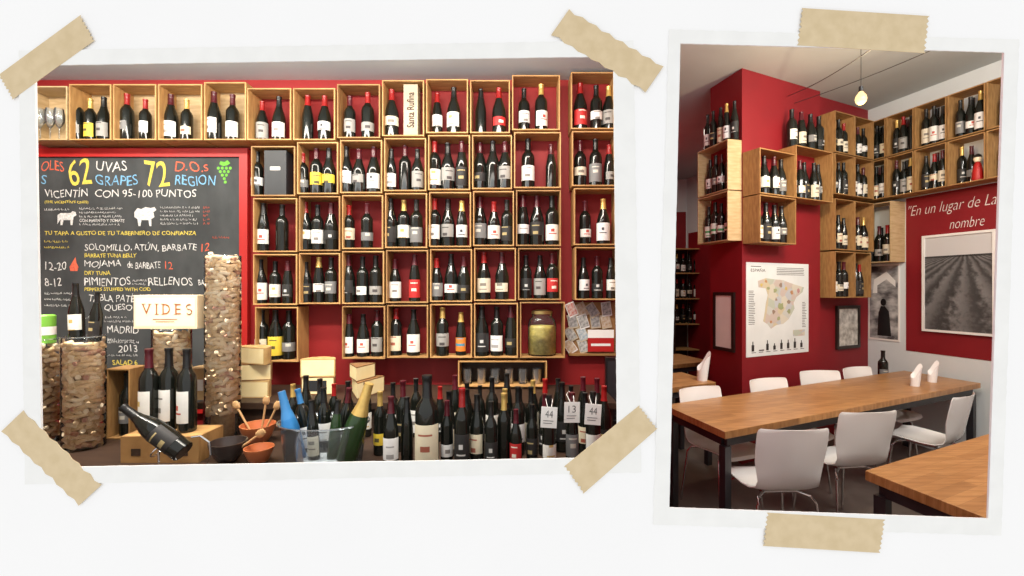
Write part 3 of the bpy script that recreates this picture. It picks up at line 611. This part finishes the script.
# counter bottles right
CB=[(293,2.2,.27,'k','g'),(306,2.22,.28,'c','k'),(320,2.21,.28,'k','k'),(334,2.22,.26,'w','r'),(348,2.2,.27,'k','k'),(380,2.06,.26,'y','g'),(391,1.92,.27,'w','u'),(403,2.12,.30,'k','u'),(427,1.9,.375,'c','k'),(449,2.06,.28,'c','k'),(462,1.92,.29,'k','r'),(478,2.08,.25,'w','k'),(491,1.93,.25,'k','k'),(505,2.12,.27,'w','g'),(516,1.94,.23,'r','u'),(531,2.1,.28,'c','k'),(549,1.93,.28,'w','k'),(562,2.1,.29,'k','k'),(572,1.93,.27,'v','u'),(593,1.95,.28,'w','k'),(604,2.12,.27,'k','r'),(416,2.18,.28,'w','k'),(366,2.2,.26,'w','u'),(440,2.2,.25,'k','r'),(467,2.2,.28,'k','k'),(492,2.2,.30,'w','k'),(520,2.2,.24,'w','k'),(545,2.21,.29,'k','r'),(407,1.93,.26,'n','k'),(447,1.9,.25,'w','u'),(477,1.9,.27,'c','k'),(504,1.92,.28,'n','g'),(532,1.92,.23,'k','k'),(583,2.18,.28,'k','u'),(393,2.2,.27,'w','k'),(455,2.2,.29,'c','u'),(480,2.2,.25,'k','k'),(507,2.2,.29,'v','k'),(533,2.2,.27,'c','g'),(558,2.2,.27,'w','k'),(571,2.2,.25,'k','k'),(597,2.2,.29,'w','u'),(466,2.0,.26,'v','k'),(518,2.0,.28,'w','k'),(545,2.0,.26,'k','u'),(585,2.0,.27,'c','k')]
CBs=sorted(CB,key=lambda c:c[0])
def near(Y): return 'front row' if Y<1.98 else ('middle row' if Y<2.15 else 'rear row')
cnt={}; tn=0
for c in CBs:
    k=near(c[1]); cnt[k]=cnt.get(k,0)+1
    nth=cnt[k]; big=c[2]>.35
    Yb={'front row':1.80,'middle row':1.96,'rear row':2.14}[k]+(.0 if nth%2 else {'front row':.03,'middle row':.05,'rear row':.06}[k]); hs=1.1 if k=='front row' and not big else 1.03
    txt='oversized dark magnum with large cream label at the counter middle' if big else f"dark bottle, {LABN.get(c[3],'no')} label, {CAPN[c[4]]} cap, {ORD[nth-1] if nth<=18 else 'last'} in the counter's {k}"
    bottle((PX(c[0],Yb),Yb,ZT+.0006),c[2]*hs*R.uniform(.96,1.05)*(.96 if big else 1),txt,'bottles standing on the bar counter',c[3],c[4],'bord' if big else None,wf=1.0 if big else (.76 if k=='front row' else .80),rz=R.uniform(-.5,.3),ls=(.03,.15) if big else None)
    if c[0] in (549,572,593):
        p=P(c[0],{549:417,572:412,593:414}[c[0]],Yb-.05); g=thing('price_tag',f"white price card hung on a front row bottle, {pos(tn,3)} of three",'price tag',p,R.uniform(-.1,.1),'price cards on counter bottles',0,R.uniform(-.1,.1))
        cd=MB().box(-.032,.032,-.001,.001,-.043,.040).build('card',M['cardw'],g)
        letter(cd,['44','13','44'][tn],-.015,.015,-.002,.026,-.0016,M['black']); MB().box(-.022,.018,-.0016,-.0011,-.016,-.014).box(-.022,.012,-.0016,-.0011,-.026,-.024).build('printed_band',M['black'],cd)
        MB().tube([(-.008,0,.040),(-.014,.045,.06),(0,.072,.068),(.014,.045,.06),(.008,0,.040)],.0012,6).build('string',M['cardw'],g); tn+=1
# ================================================================== RIGHT ROOM
U=Vector((-.2466,.9691)); V=Vector((.910,.414)); N_R=Vector((-.9691,-.2466)); N_B=Vector((.414,-.910))
W0=Vector((4.26,3.97)); CN=W0+U*1.017; P0=Vector((2.091,4.0)); ZR=3.6
P1=P0+V*1.145
aR=math.atan2(-U.y,-U.x); aB=math.atan2(V.y,V.x)
FR=Fr(W0.x,W0.y,aR); FB=Fr(CN.x,CN.y,aB); FP=Fr(P0.x,P0.y,aB); FPL=Fr(P0.x,P0.y,aR)
def v3(p,z): return (p.x,p.y,z)
wa=W0-U*2.58; wb=W0+U*4.25; nn=-N_R*.02
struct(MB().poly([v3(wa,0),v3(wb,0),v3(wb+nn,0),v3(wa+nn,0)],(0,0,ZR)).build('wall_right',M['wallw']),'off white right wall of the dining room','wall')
struct(MB().poly([v3(CN,0),v3(CN-V*1.0,0),v3(CN-V*1.0-N_B*.02,0),v3(CN-N_B*.02,0)],(0,0,ZR)).build('wall_back',M['red2']),'crimson back wall of the dining room behind crates','wall')
struct(MB().poly([v3(P0,0),v3(P1,0),v3(P1+U*.42,0),v3(P0+U*.42,0)],(0,0,ZR-.001)).build('wall_pillar',M['red2']),'broad crimson pillar carrying crates and a wine map','pillar')
struct(MB().poly([(SL*8.1+.02,8.1,0),(3.8,8.1,0),(3.8,8.12,0),(SL*8.1+.02,8.12,0)],(0,0,ZR)).build('wall_far',M['wallw']),'far off white wall beyond the pillar','wall')
rp=[(SL*(YW+.016)+.021,YW+.016),(5.3,YW+.016),(5.3,8.3),(SL*8.3+.021,8.3)]
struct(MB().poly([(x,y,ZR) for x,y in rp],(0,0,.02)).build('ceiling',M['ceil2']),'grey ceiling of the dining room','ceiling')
struct(MB().poly([(x,y,-.02) for x,y in rp],(0,0,.02)).build('floor',M['floor']),'dark floor of the dining room','floor')
def sR(px):
    r=(px-512)/F; return (W0.x-r*W0.y)/(U.y*r-U.x)
o=MB().box(-.63,2.5,-.004,-.0005,.95,2.53).build('wall_panel',M['red2']); o.location=FR.w(0,0,0); o.rotation_euler=(0,0,aR); struct(o,'crimson painted panel on the right wall around the vineyard picture','wall panel')
o=MB().box(-4.2,-1.1,-.004,-.0005,0,2.6).build('wall_panel',M['red2']); o.location=FR.w(0,0,0); o.rotation_euler=(0,0,aR); struct(o,'crimson painted wall stretch beyond the pillar','wall panel')
o=MB().box(2.42,3.2,8.094,8.0995,0,3.0).build('wall_panel',M['red2']); struct(o,'crimson painted panel on the far wall','wall panel')
t=thing('wall_lettering','white painted quotation lettering on the red panel above the vineyard picture','lettering',FR.w(0,-.0045,0),aR)
letter(t,'"En un lugar de La',-sR(909),-sR(997),2.31,2.445,-.001,M['txt']); letter(t,'nombre',-sR(950),-sR(985),2.165,2.26,-.001,M['txt'])
# vineyard photo
x0,x1=-sR(924),-sR(998); z0,z1=1.17,2.12
t=thing('vineyard_picture','framed black and white vineyard photograph on the red panel','picture',FR.w(x0,-.0045,z0),aR); ww=x1-x0; hh=z1-z0
MB().box(.02,ww-.02,-.018,-.004,.02,hh-.02).build('print',vineyard(ww*.62,hh*.78),t)
MB().ring([(0,hh),(ww,hh),(ww,0),(0,0)],[(.022,hh-.022),(ww-.022,hh-.022),(ww-.022,.022),(.022,.022)],-.028,0).build('picture_frame',M['cardw'],t)
# street poster on white wall
x0,x1=-sR(869),-sR(900); z0,z1=1.03,1.86
t=thing('street_poster','grey photo poster with dark figure on the white wall beside the red panel','poster',FR.w(x0,-.001,z0),aR); ww=x1-x0; hh=z1-z0
MB().box(0,ww,-.006,0,0,hh).build('poster_sheet',M['cardw'],t); MB().box(.015,ww-.015,-.0075,-.0065,.02,hh-.02).build('print',M['street'],t)
MB().poly([(ww*.5+.03*math.cos(a),-.0085,hh*.5+.04*math.sin(a)) for a in [k*PI/6 for k in range(12)]],(0,.0008,0)).poly([(ww*.3,-.0085,hh*.06),(ww*.75,-.0085,hh*.06),(ww*.68,-.0085,hh*.38),(ww*.55,-.0085,hh*.45),(ww*.42,-.0085,hh*.45),(ww*.34,-.0085,hh*.36)],(0,.0008,0)).build('dark_figure',M['black'],t)
MB().poly([(ww*.15,-.0083,hh*.62),(ww*.3,-.0083,hh*.62),(ww*.3,-.0083,hh*.72),(ww*.6,-.0083,hh*.80),(ww*.88,-.0083,hh*.70),(ww*.88,-.0083,hh*.78),(ww*.6,-.0083,hh*.90),(ww*.2,-.0083,hh*.80)],(0,.0006,0)).build('pale_arch',M['cardw'],t)
# small frame on back wall
def tB(px):
    r=(px-512)/F; return (CN.x-r*CN.y)/(V.x-V.y*r)
x0,x1=-tB(835),-tB(858); z0,z1=.945,1.41
t=thing('framed_print','small dark framed print on the crimson back wall beside the pillar','picture',FB.w(x0,-.001,z0),aB); ww=x1-x0; hh=z1-z0
MB().box(.03,ww-.03,-.012,0,.03,hh-.03).build('print',M['doc'],t); MB().ring([(0,hh),(ww,hh),(ww,0),(0,0)],[(.032,hh-.032),(ww-.032,hh-.032),(ww-.032,.032),(.032,.032)],-.025,0).build('picture_frame',M['frame_d'],t)
# frame on pillar left side
t=thing('framed_print','tall dark framed document on the narrow left face of the pillar','picture',FPL.w(-.36,-.001,1.0),aR); ww=.28; hh=.56
MB().box(.03,ww-.03,-.012,0,.03,hh-.03).build('print',M['cardw'],t); MB().ring([(0,hh),(ww,hh),(ww,0),(0,0)],[(.032,hh-.032),(ww-.032,hh-.032),(ww-.032,.032),(.032,.032)],-.02,0).build('picture_frame',M['frame_d'],t)
# map poster on pillar
t=thing('wine_map_poster','pale wine map poster of a peninsula on the crimson pillar','poster',FP.w(.05,-.001,.965),aB); ww=.90; hh=.872
MB().box(0,ww,-.004,0,0,hh).build('poster_sheet',M['mapbg'],t)
IB=[(.05,.85),(.2,.9),(.4,.88),(.55,.87),(.62,.84),(.75,.8),(.9,.76),(.98,.74),(.95,.65),(.82,.56),(.76,.45),(.78,.35),(.72,.25),(.66,.16),(.55,.08),(.4,.06),(.3,.0),(.24,.08),(.15,.14),(.18,.3),(.2,.45),(.24,.6),(.2,.72),(.06,.74)]
mx=lambda p:(.12+p[0]*.72,.25+p[1]*.53)
land=MB().poly([(mx(p)[0],-.0052,mx(p)[1]) for p in IB],(0,.0008,0)).build('map_land',M['mapland'],t)
r2=random.Random(8)
for (cx,cz,rr_) in ((.12,.78,.03),(.2,.84,.025),(.25,.72,.03),(.38,.68,.04),(.5,.78,.035),(.6,.72,.03),(.72,.65,.035),(.86,.68,.04),(.66,.48,.035),(.5,.4,.06),(.66,.3,.035),(.35,.3,.035),(.3,.12,.03),(.45,.18,.03),(.4,.52,.025)):
    pts=[mx((cx+rr_*r2.uniform(.6,1.25)*math.cos(k*PI/4),cz+1.2*rr_*r2.uniform(.6,1.25)*math.sin(k*PI/4))) for k in range(8)]
    MB().poly([(a,-.0062,b) for a,b in pts],(0,.0008,0)).build('wine_region',r2.choice(REG),land)
letter(t,"ESPAÑA",.06,.26,.785,.82,-.0046,M['black'])
MB().box(.06,.2,-.0046,-.0042,.832,.838).build('printed_band',M['black'],t)
m=MB()
for (xa,xb_,za,zb_) in ((.03,.12,.30,.62),(.80,.87,.25,.50),(.42,.85,.76,.84)):
    z=za
    while z<zb_:
        m.box(xa,xb_-r2.uniform(0,.03),-.0045,-.0042,z,z+.005); z+=.016
m.build('small_print',M['steel'],t)
m=MB()
for i in range(8):
    x=.07+i*.1; h=[.09,.075,.095,.06,.09,.085,.095,.07][i]
    if i in (1,): m.box(x,x+.07,-.0048,-.0042,.05,.06)
    else: m.box(x,x+.035,-.0048,-.0042,.05,.05+h*.65).box(x+.011,x+.024,-.0048,-.0042,.05+h*.65,.05+h)
    m.box(x,x+.06,-.0048,-.0042,.035,.040)
m.build('bottle_symbols',M['black'],t)
MB().box(.66,.84,-.0047,-.0042,.165,.225).build('map_inset',M['mapland'],t)
# crates & bottles of the right room
def rc(fr,x0,x1,z0,z1,d,n,label,where,grp,gc,m=None,h=.35,back=None,codes=None,mg=.028,wf=1.0,rear=0,xs=None):
    crate(fr,x0,x1,z0,z1,d,label,gc,m or M['pine2'],th=.010,back=back)
    xs=xs or [x0+mg+(x1-x0-2*mg)*(i+.5)/n for i in range(n)]
    ra=.5 if fr in (FR,FPL) else 0
    for i,x in enumerate(xs):
        lab,cap=codes[i] if codes else (R.choice('wwcckvckn'),R.choice('kkkkkruug'))
        bottle(fr.w(x,-d+.055+R.uniform(0,.01) if rear else -d/2+R.uniform(-.02,.02),z0+.0102),h*R.choice([1,.97,.93]),blabel(lab,cap,f"{pos(i,n)} in {where}"),grp,lab,cap,rz=fr.rz+R.uniform(-.4,.4)+ra,wf=wf)
    for i in range(rear):
        x=(xs[i]+xs[i+1])/2
        lab,cap=R.choice('wwckv'),R.choice('kkkku')
        bottle(fr.w(x,-.045,z0+.0102),h*R.choice([1.01,.98]),f"dark bottle, {LABN[lab]} label, {CAPN[cap]} cap, rear {pos(i,2)} in {where}",grp,lab,cap,'bord',rz=fr.rz+R.uniform(-.4,.4)+ra,wf=wf*.95)
GR='bottles in the right wall crates'; GRC='crates on the dining room right wall'
SX=[-.955,-.69,-.43,-.16,.12,.42]
for rn,(za,zb) in (('upper',(2.965,3.38)),('lower',(2.54,2.955))):
    for i in range(5):
        fig=(rn=='lower' and i==3)
        rc(FR,SX[i]+.004,SX[i+1]-.004,za,zb,.2,2 if fig else 3,f"wooden crate on the right wall, {ORD[i]} from the corner, {rn} row",f"{ORD[i]} corner crate, {rn} wall row",GR,GRC,h=.365 if rn=='upper' else .36,wf=.78,rear=0 if fig else (2 if i<4 else 0),xs=[-.115,-.04] if fig else None)
t=thing('red_figurine','small plain red figurine beside bottles at the right end of the lower crates','figurine',FR.w(.04,-.155,2.5505),aR)
MB().lathe([(0,0),(.036,0),(.040,.02),(.033,.10),(.022,.15),(.012,.165),(0,.166)],18).build('body',M['redf'],t,True)
MB().lathe([(0,.160),(.020,.166),(.029,.192),(.021,.22),(0,.228)],18).build('head',M['boxp'],t,True)
MB().lathe([(.0295,.204),(.024,.224),(.010,.236),(0,.237)],18).build('hair',M['black'],t,True)
rc(FR,-.955,-.64,1.87,2.50,.2,3,'wooden corner crate with bare end panel left of the red panel','corner crate with bare end panel',GR,GRC,m=M['pinel'],h=.38,wf=.82,rear=2)
GB='bottles in the back wall crates'; GBC='crates on the dining room back wall'
for rn,(za,zb) in (('top',(2.965,3.38)),('second',(2.545,2.955)),('third',(1.985,2.50))):
    rc(FB,-.93,-.60,za,zb,.18,3,f"wooden crate on the back wall next to the pillar, {rn} row",f"{rn} back crate by pillar",GB,GBC,h=.355,wf=.86,rear=2)
    rc(FB,-.59,-.25,za,zb,.18,3,f"wooden crate on the back wall next to the corner, {rn} row",f"{rn} back crate by corner",GB,GBC,h=.355,wf=.86,rear=2)
rc(FB,-.93,-.60,1.50,1.97,.18,3,'lowest wooden crate on the back wall beside the pillar','lowest back wall crate',GB,GBC,h=.36,wf=.86,rear=2)
rc(FB,-.59,-.30,1.50,1.97,.18,3,'lowest wooden crate on the back wall above the small framed print','lowest back crate above print',GB,GBC,h=.35,wf=.78)
GPB='bottles on the pillar crates'; GPC='crates on the pillar'
rc(FP,.006,.49,2.43,2.83,.17,4,'left upper wooden crate on the pillar front','left upper pillar crate',GPB,GPC,codes=['kk','wk','wu','vk'],h=.36,wf=.95)
rc(FP,.50,1.06,2.43,2.92,.17,5,'right upper wooden crate on the pillar front','right upper pillar crate',GPB,GPC,codes=['wk','wu','kk','ck','vk'],h=.40,wf=.85)
rc(FP,.006,.50,2.0,2.42,.17,4,'lower wooden crate on the pillar front above the map','lower pillar crate',GPB,GPC,codes=['wk','kk','wk','vk'],h=.36,wf=.95)
for i,x in enumerate((.56,.70,.84,.97)):
    bottle(FP.w(x,-.09,2.9206),.36,blabel('wcvk'[i],'kukk'[i],f"{pos(i,4)} atop right upper pillar crate"),'bottles atop the pillar crates','wcvk'[i],'kukk'[i],rz=aB+R.uniform(-.3,.3))
for rn,(za,zb),cd in (('upper',(2.49,2.945),['wk','vk','wu','kk']),('lower',(2.03,2.48),['ek','ek','ek','ek'])):
    rc(FPL,-.418,-.004,za,zb,.15,4,f"{rn} light wooden crate on the pillar's narrow left face",f"{rn} left face pillar crate",GPB,GPC,m=M['pinel'],h=.38,codes=cd,wf=.82)
for i,(x,y) in enumerate(((-.37,-.07),(-.28,-.08),(-.19,-.07),(-.10,-.08),(-.035,-.05))):
    bottle(FPL.w(x,y,2.9456),.36,blabel('wkcwk'[i],'kkkgk'[i],f"{ORD[i]} atop the left face crates"),'bottles atop the pillar crates','wkcwk'[i],'kkkgk'[i],rz=aR+.5,wf=.75)
# tables
def table(o,la,lb,label,group='long wooden tables',inset=.05):
    t=thing('bar_table',label,'table',(o.x,o.y,0),0,group)
    def q(a,b): return V*a+U*b
    pts=[q(0,0),q(la,0),q(la,lb),q(0,lb)]
    MB().poly([(p.x,p.y,.705) for p in pts],(0,0,.045)).build('tabletop',M['butcher'],t,bevel=.003)
    i0=inset
    m=MB()
    for b in (i0,lb-i0):
        a0,a1=q(i0,b),q(la-i0,b); s=U*.015
        m.poly([v3(a0-s,.645),v3(a1-s,.645),v3(a1+s,.645),v3(a0+s,.645)],(0,0,.0595))
    for a in (i0,la-i0):
        b0,b1=q(a,i0+.02),q(a,lb-i0-.02); s=V*.015
        m.poly([v3(b0-s,.645),v3(b1-s,.645),v3(b1+s,.645),v3(b0+s,.645)],(0,0,.0595))
    m.build('apron_frame',M['steel'],t)
    for a in (i0,la-i0):
        for b in (i0,lb-i0):
            p=q(a,b); s1=V*.026; s2=U*.026
            MB().poly([v3(p-s1-s2,0),v3(p+s1-s2,0),v3(p+s1+s2,0),v3(p-s1+s2,0)],(0,0,.6445)).build('leg',M['steel'],t)
    return t
T1=Vector((1.26,2.6)); table(T1,3.22,.62,'long butcher block table with black steel legs in front of the pillar')
T2=Vector((1.645,2.05))-U*.5; table(T2,2.3,.5,'nearest butcher block table corner at the bottom right')
T3=Vector((1.84,3.97))-V*.60; table(T3,.60,.5,'small rear wooden table left of the pillar')
T4=Vector((2.05,5.0))-V*.42; table(T4,.7,.6,'distant wooden table beyond the small rear table')
# chairs
def shell():
    prof=[(.215,.425,.178),(.20,.443,.194),(.14,.452,.205),(.05,.447,.208),(-.05,.440,.204),(-.12,.443,.194),(-.165,.463,.182),(-.192,.505,.178),(-.208,.56,.186),(-.222,.63,.197),(-.235,.70,.203),(-.247,.765,.204),(-.254,.805,.202),(-.258,.822,.196),(-.259,.828,.186)]
    m=MB(); n=14; rows=[]
    for j,(y,z,hw) in enumerate(prof):
        row=[]
        for i in range(n+1):
            u=-1+2*i/n; c=u*u
            back=min(1,max(0,(z-.45)/.15)) if y<-.1 else 0
            row.append(m.bm.verts.new((u*hw, y+back*.04*c, z+(1-back)*.018*c*c)))
        rows.append(row)
    for a,b in zip(rows,rows[1:]):
        for i in range(n): m._f([a[i],a[i+1],b[i+1],b[i]])
    bmesh.ops.recalc_face_normals(m.bm,faces=m.bm.faces[:])
    bmesh.ops.solidify(m.bm,geom=m.bm.faces[:],thickness=.005)
    return m.mesh('seat_shell',True)
SHELL=shell()
LEG={}
for sx in (-1,1):
    for sy in (-1,1):
        LEG[sx,sy]=MB().tube([(sx*.10,sy*.09-.01,.425),(sx*.15,sy*.13-.01,.415),(sx*.168,sy*.15-.01,.38),(sx*.195,sy*.19-.01,.0)],.008,10).mesh('leg',True)
SF=MB().tube([(-.10,-.10,.425),(.10,-.10,.425),(.10,.08,.425),(-.10,.08,.425)],.009,8,closed=True).mesh('seat_frame',True)
def chair(x,y,rz,label):
    t=thing('dining_chair',label,'chair',(x,y,0),rz,'white chairs at the long table')
    obj('seat_shell',SHELL,M['plastic'],t); obj('seat_frame',SF,M['chrome'],t)
    for k in LEG: obj('leg',LEG[k],M['chrome'],t)
ru=math.atan2(.2466,.9691)
chair(1.545,2.64,.03,'white plastic shell chair with chrome legs, nearest at the long table')
chair(2.215,2.98,.12,'white plastic shell chair, middle one along the near table side')
chair(3.17,3.38,.50,'white plastic shell chair, closest to the right wall on the near side')
fe=T1+U*.62
for i,(tt,dr) in enumerate(((.42,.10),(1.20,.05),(1.92,-.15),(2.5,.1))):
    p=fe+V*tt-U*(.17 if i!=2 else .12)
    chair(p.x,p.y,PI+ru+dr,f"white plastic chair on the far table side, {pos(i,4)} of four")
# napkins
def napkin(x,y,z,label,s=1):
    t=MB(); n=16; top=[];bot=[]
    for i in range(n):
        a=2*PI*i/n; r=.024; bot.append(t.bm.verts.new((r*math.cos(a),r*math.sin(a),0)))
        rt=.034; top.append(t.bm.verts.new((rt*math.cos(a)+.01,rt*math.sin(a)*.7,.10+.045*math.cos(a)+.008*math.sin(3*a))))
    mid=t.bm.verts.new((.005,0,.05))
    for i in range(n):
        j=(i+1)%n; t._f([bot[i],bot[j],top[j],top[i]]); t._f([top[i],top[j],mid])
    t._f(bot[::-1])
    o=t.build('folded_napkin',M['napkin'],None,True); o.location=(x,y,z); o.scale=(s,s,s); tag(o,label,'napkin','white folded napkins standing on tables')
for px,yb,lb in ((915,386,'left of the pair on the long table'),(932,382,'right of the pair on the long table')):
    Y=.85*F/(yb-288); napkin(PX(px,Y),Y,.7502,'white cone folded napkin, '+lb,1.3)
napkin(PX(702,4.05),4.05,.7502,'white cone folded napkin on the rear table left of the pillar',1.8)
bottle((PX(883,4.5),4.5,.0+.6202),.34,'dark bottle standing on a ledge below the street poster',None,'v','k')
t=thing('wall_ledge','small wooden ledge holding one bottle below the street poster','shelf',(PX(883,4.5),4.5,0))
MB().box(-.1,.1,-.08,.08,.59,.62).build('shelf_board',M['pine2'],t); MB().box(-.02,.02,-.02,.02,0,.5895).build('post',M['steel'],t)
# pendant bulb and cables
pb=P(861,97,3.2)
t=thing('pendant_bulb','bare glowing bulb hanging from the grey ceiling','pendant lamp',pb)
k=.85
MB().lathe([(0,-.068*k),(.018*k,-.064*k),(.036*k,-.045*k),(.043*k,-.018*k),(.038*k,.008*k),(.022*k,.032*k),(.015*k,.045*k)],20).build('bulb',M['bulb'],t,True)
MB().lathe([(0,.095*k),(.016*k,.09*k),(.018*k,.046*k),(0,.042*k)],14).build('socket',M['black'],t,True)
MB().tube([(0,0,.06),(0,0,ZR-pb.z-.001)],.0022,6).build('cord',M['black'],t)
def cable(p,q,lab):
    pts=[p.lerp(q,k/8)-Vector((0,0,.03*math.sin(PI*k/8))) for k in range(9)]
    tag(MB().tube(pts,.003,6).build('steel_cable',M['steel']),lab,'cable','cables strung under the ceiling')
cable(Vector((*(P0+V*.62+N_B*.012),3.45)),P(885,40,2.6),'upper thin dark cable strung from pillar toward the right wall')
cable(Vector((*(P0+V*.72+N_B*.012),3.40)),P(1010,15,2.8),'lower thin dark cable strung from pillar past the bulb')
# deep area: bottle cabinet against the far wall
t=thing('shelf_cabinet','dark wooden bottle cabinet against the far wall beyond the pillar','cabinet',(2.86,8.09,0))
MB().box(0,.02,-.35,0,0,2.3).build('side_panel',M['dwood'],t); MB().box(.62,.64,-.35,0,0,2.3).build('side_panel',M['dwood'],t)
for z in (.5,.95,1.40,1.85,2.28): MB().box(.0205,.6195,-.35,-.0105,z,z+.02).build('shelf_board',M['pine'],t)
MB().box(.0205,.6195,-.01,-.001,.0,2.3).build('back_panel',M['dwood'],t)
for j,z in enumerate((.97,1.42,1.87)):
    for i in range(5):
        lab,cap=R.choice('wwck'),R.choice('kkrg')
        bottle((2.86+.09+i*.115,7.88,z+.0006),.34,blabel(lab,cap,f"{pos(i,5)} on {['low','middle','high'][j]} far cabinet shelf"),'bottles in the dark cabinet',lab,cap,rz=0)
# ================================================================== LIGHTS, CAMERA, WORLD
def area(name,loc,size,sy,e,col,rot,spread=None):
    l=bpy.data.lights.new(name,'AREA'); l.shape='RECTANGLE'; l.size=size; l.size_y=sy; l.energy=e; l.color=col
    if spread: l.spread=math.radians(spread)
    o=bpy.data.objects.new(name,l); C.objects.link(o); o.location=loc; o.rotation_euler=rot
area('shop_fill_crates',(-1.2,1.80,2.87),3.6,.10,60,(1,.91,.78),(math.radians(36),0,0))  # added strip of light, out of view, brightens the crate wall
area('shop_fill_counter',(-1.3,1.50,2.60),3.8,.06,26,(1,.94,.84),(math.radians(26),0,0),75)  # unseen narrow light added to brighten corks and counter bottles
area('shop_fill_front',(-1.2,1.56,2.62),3.4,.10,9,(1,.94,.85),(math.radians(50),0,0))  # weak frontal fill added above the opening, no fixture there
area('shop_fill_ceiling',(-1.2,1.62,2.5),3.0,.2,8,(.88,.96,1),(math.radians(130),0,0))  # cool upward light added only to lift the ceiling tone
for i,x in enumerate((1.6,2.6,3.6)):
    area('room_fill',(x,1.75,3.35),.35,.35,27,(1,.95,.88),(math.radians(42),0,0))  # added fill above the opening, out of view, brightens chairs and pillar
area('room_fill_ceiling',(2.6,1.75,2.95),1.8,.3,12,(.88,.96,1),(math.radians(140),0,0))  # unseen upward fill, added to grey the reddish ceiling
area('room_fill_rear',(2.0,6.0,3.5),.8,1.6,36,(1,.92,.80),(0,0,0))  # fill added to light the deep area past the pillar
l=bpy.data.lights.new('bulb_light','POINT'); l.energy=36; l.color=(1,.76,.45); l.shadow_soft_size=.04
o=bpy.data.objects.new('bulb_light',l); C.objects.link(o); o.location=pb+Vector((0,-.02,-.14))
w=bpy.data.worlds.new('World'); bpy.context.scene.world=w; w.use_nodes=True
w.node_tree.nodes['Background'].inputs[0].default_value=(1,1,1,1); w.node_tree.nodes['Background'].inputs[1].default_value=1.0
cam=bpy.data.cameras.new('Camera'); cam.sensor_width=36; cam.lens=F/1024*36; cam.clip_start=.05
co=bpy.data.objects.new('Camera',cam); C.objects.link(co); co.location=(0,0,CZ); co.rotation_euler=(PI/2,0,0)
bpy.context.scene.camera=co
bpy.context.scene.view_settings.view_transform='Standard'
bpy.context.scene.view_settings.look='None'
print('corks',NCK[0])
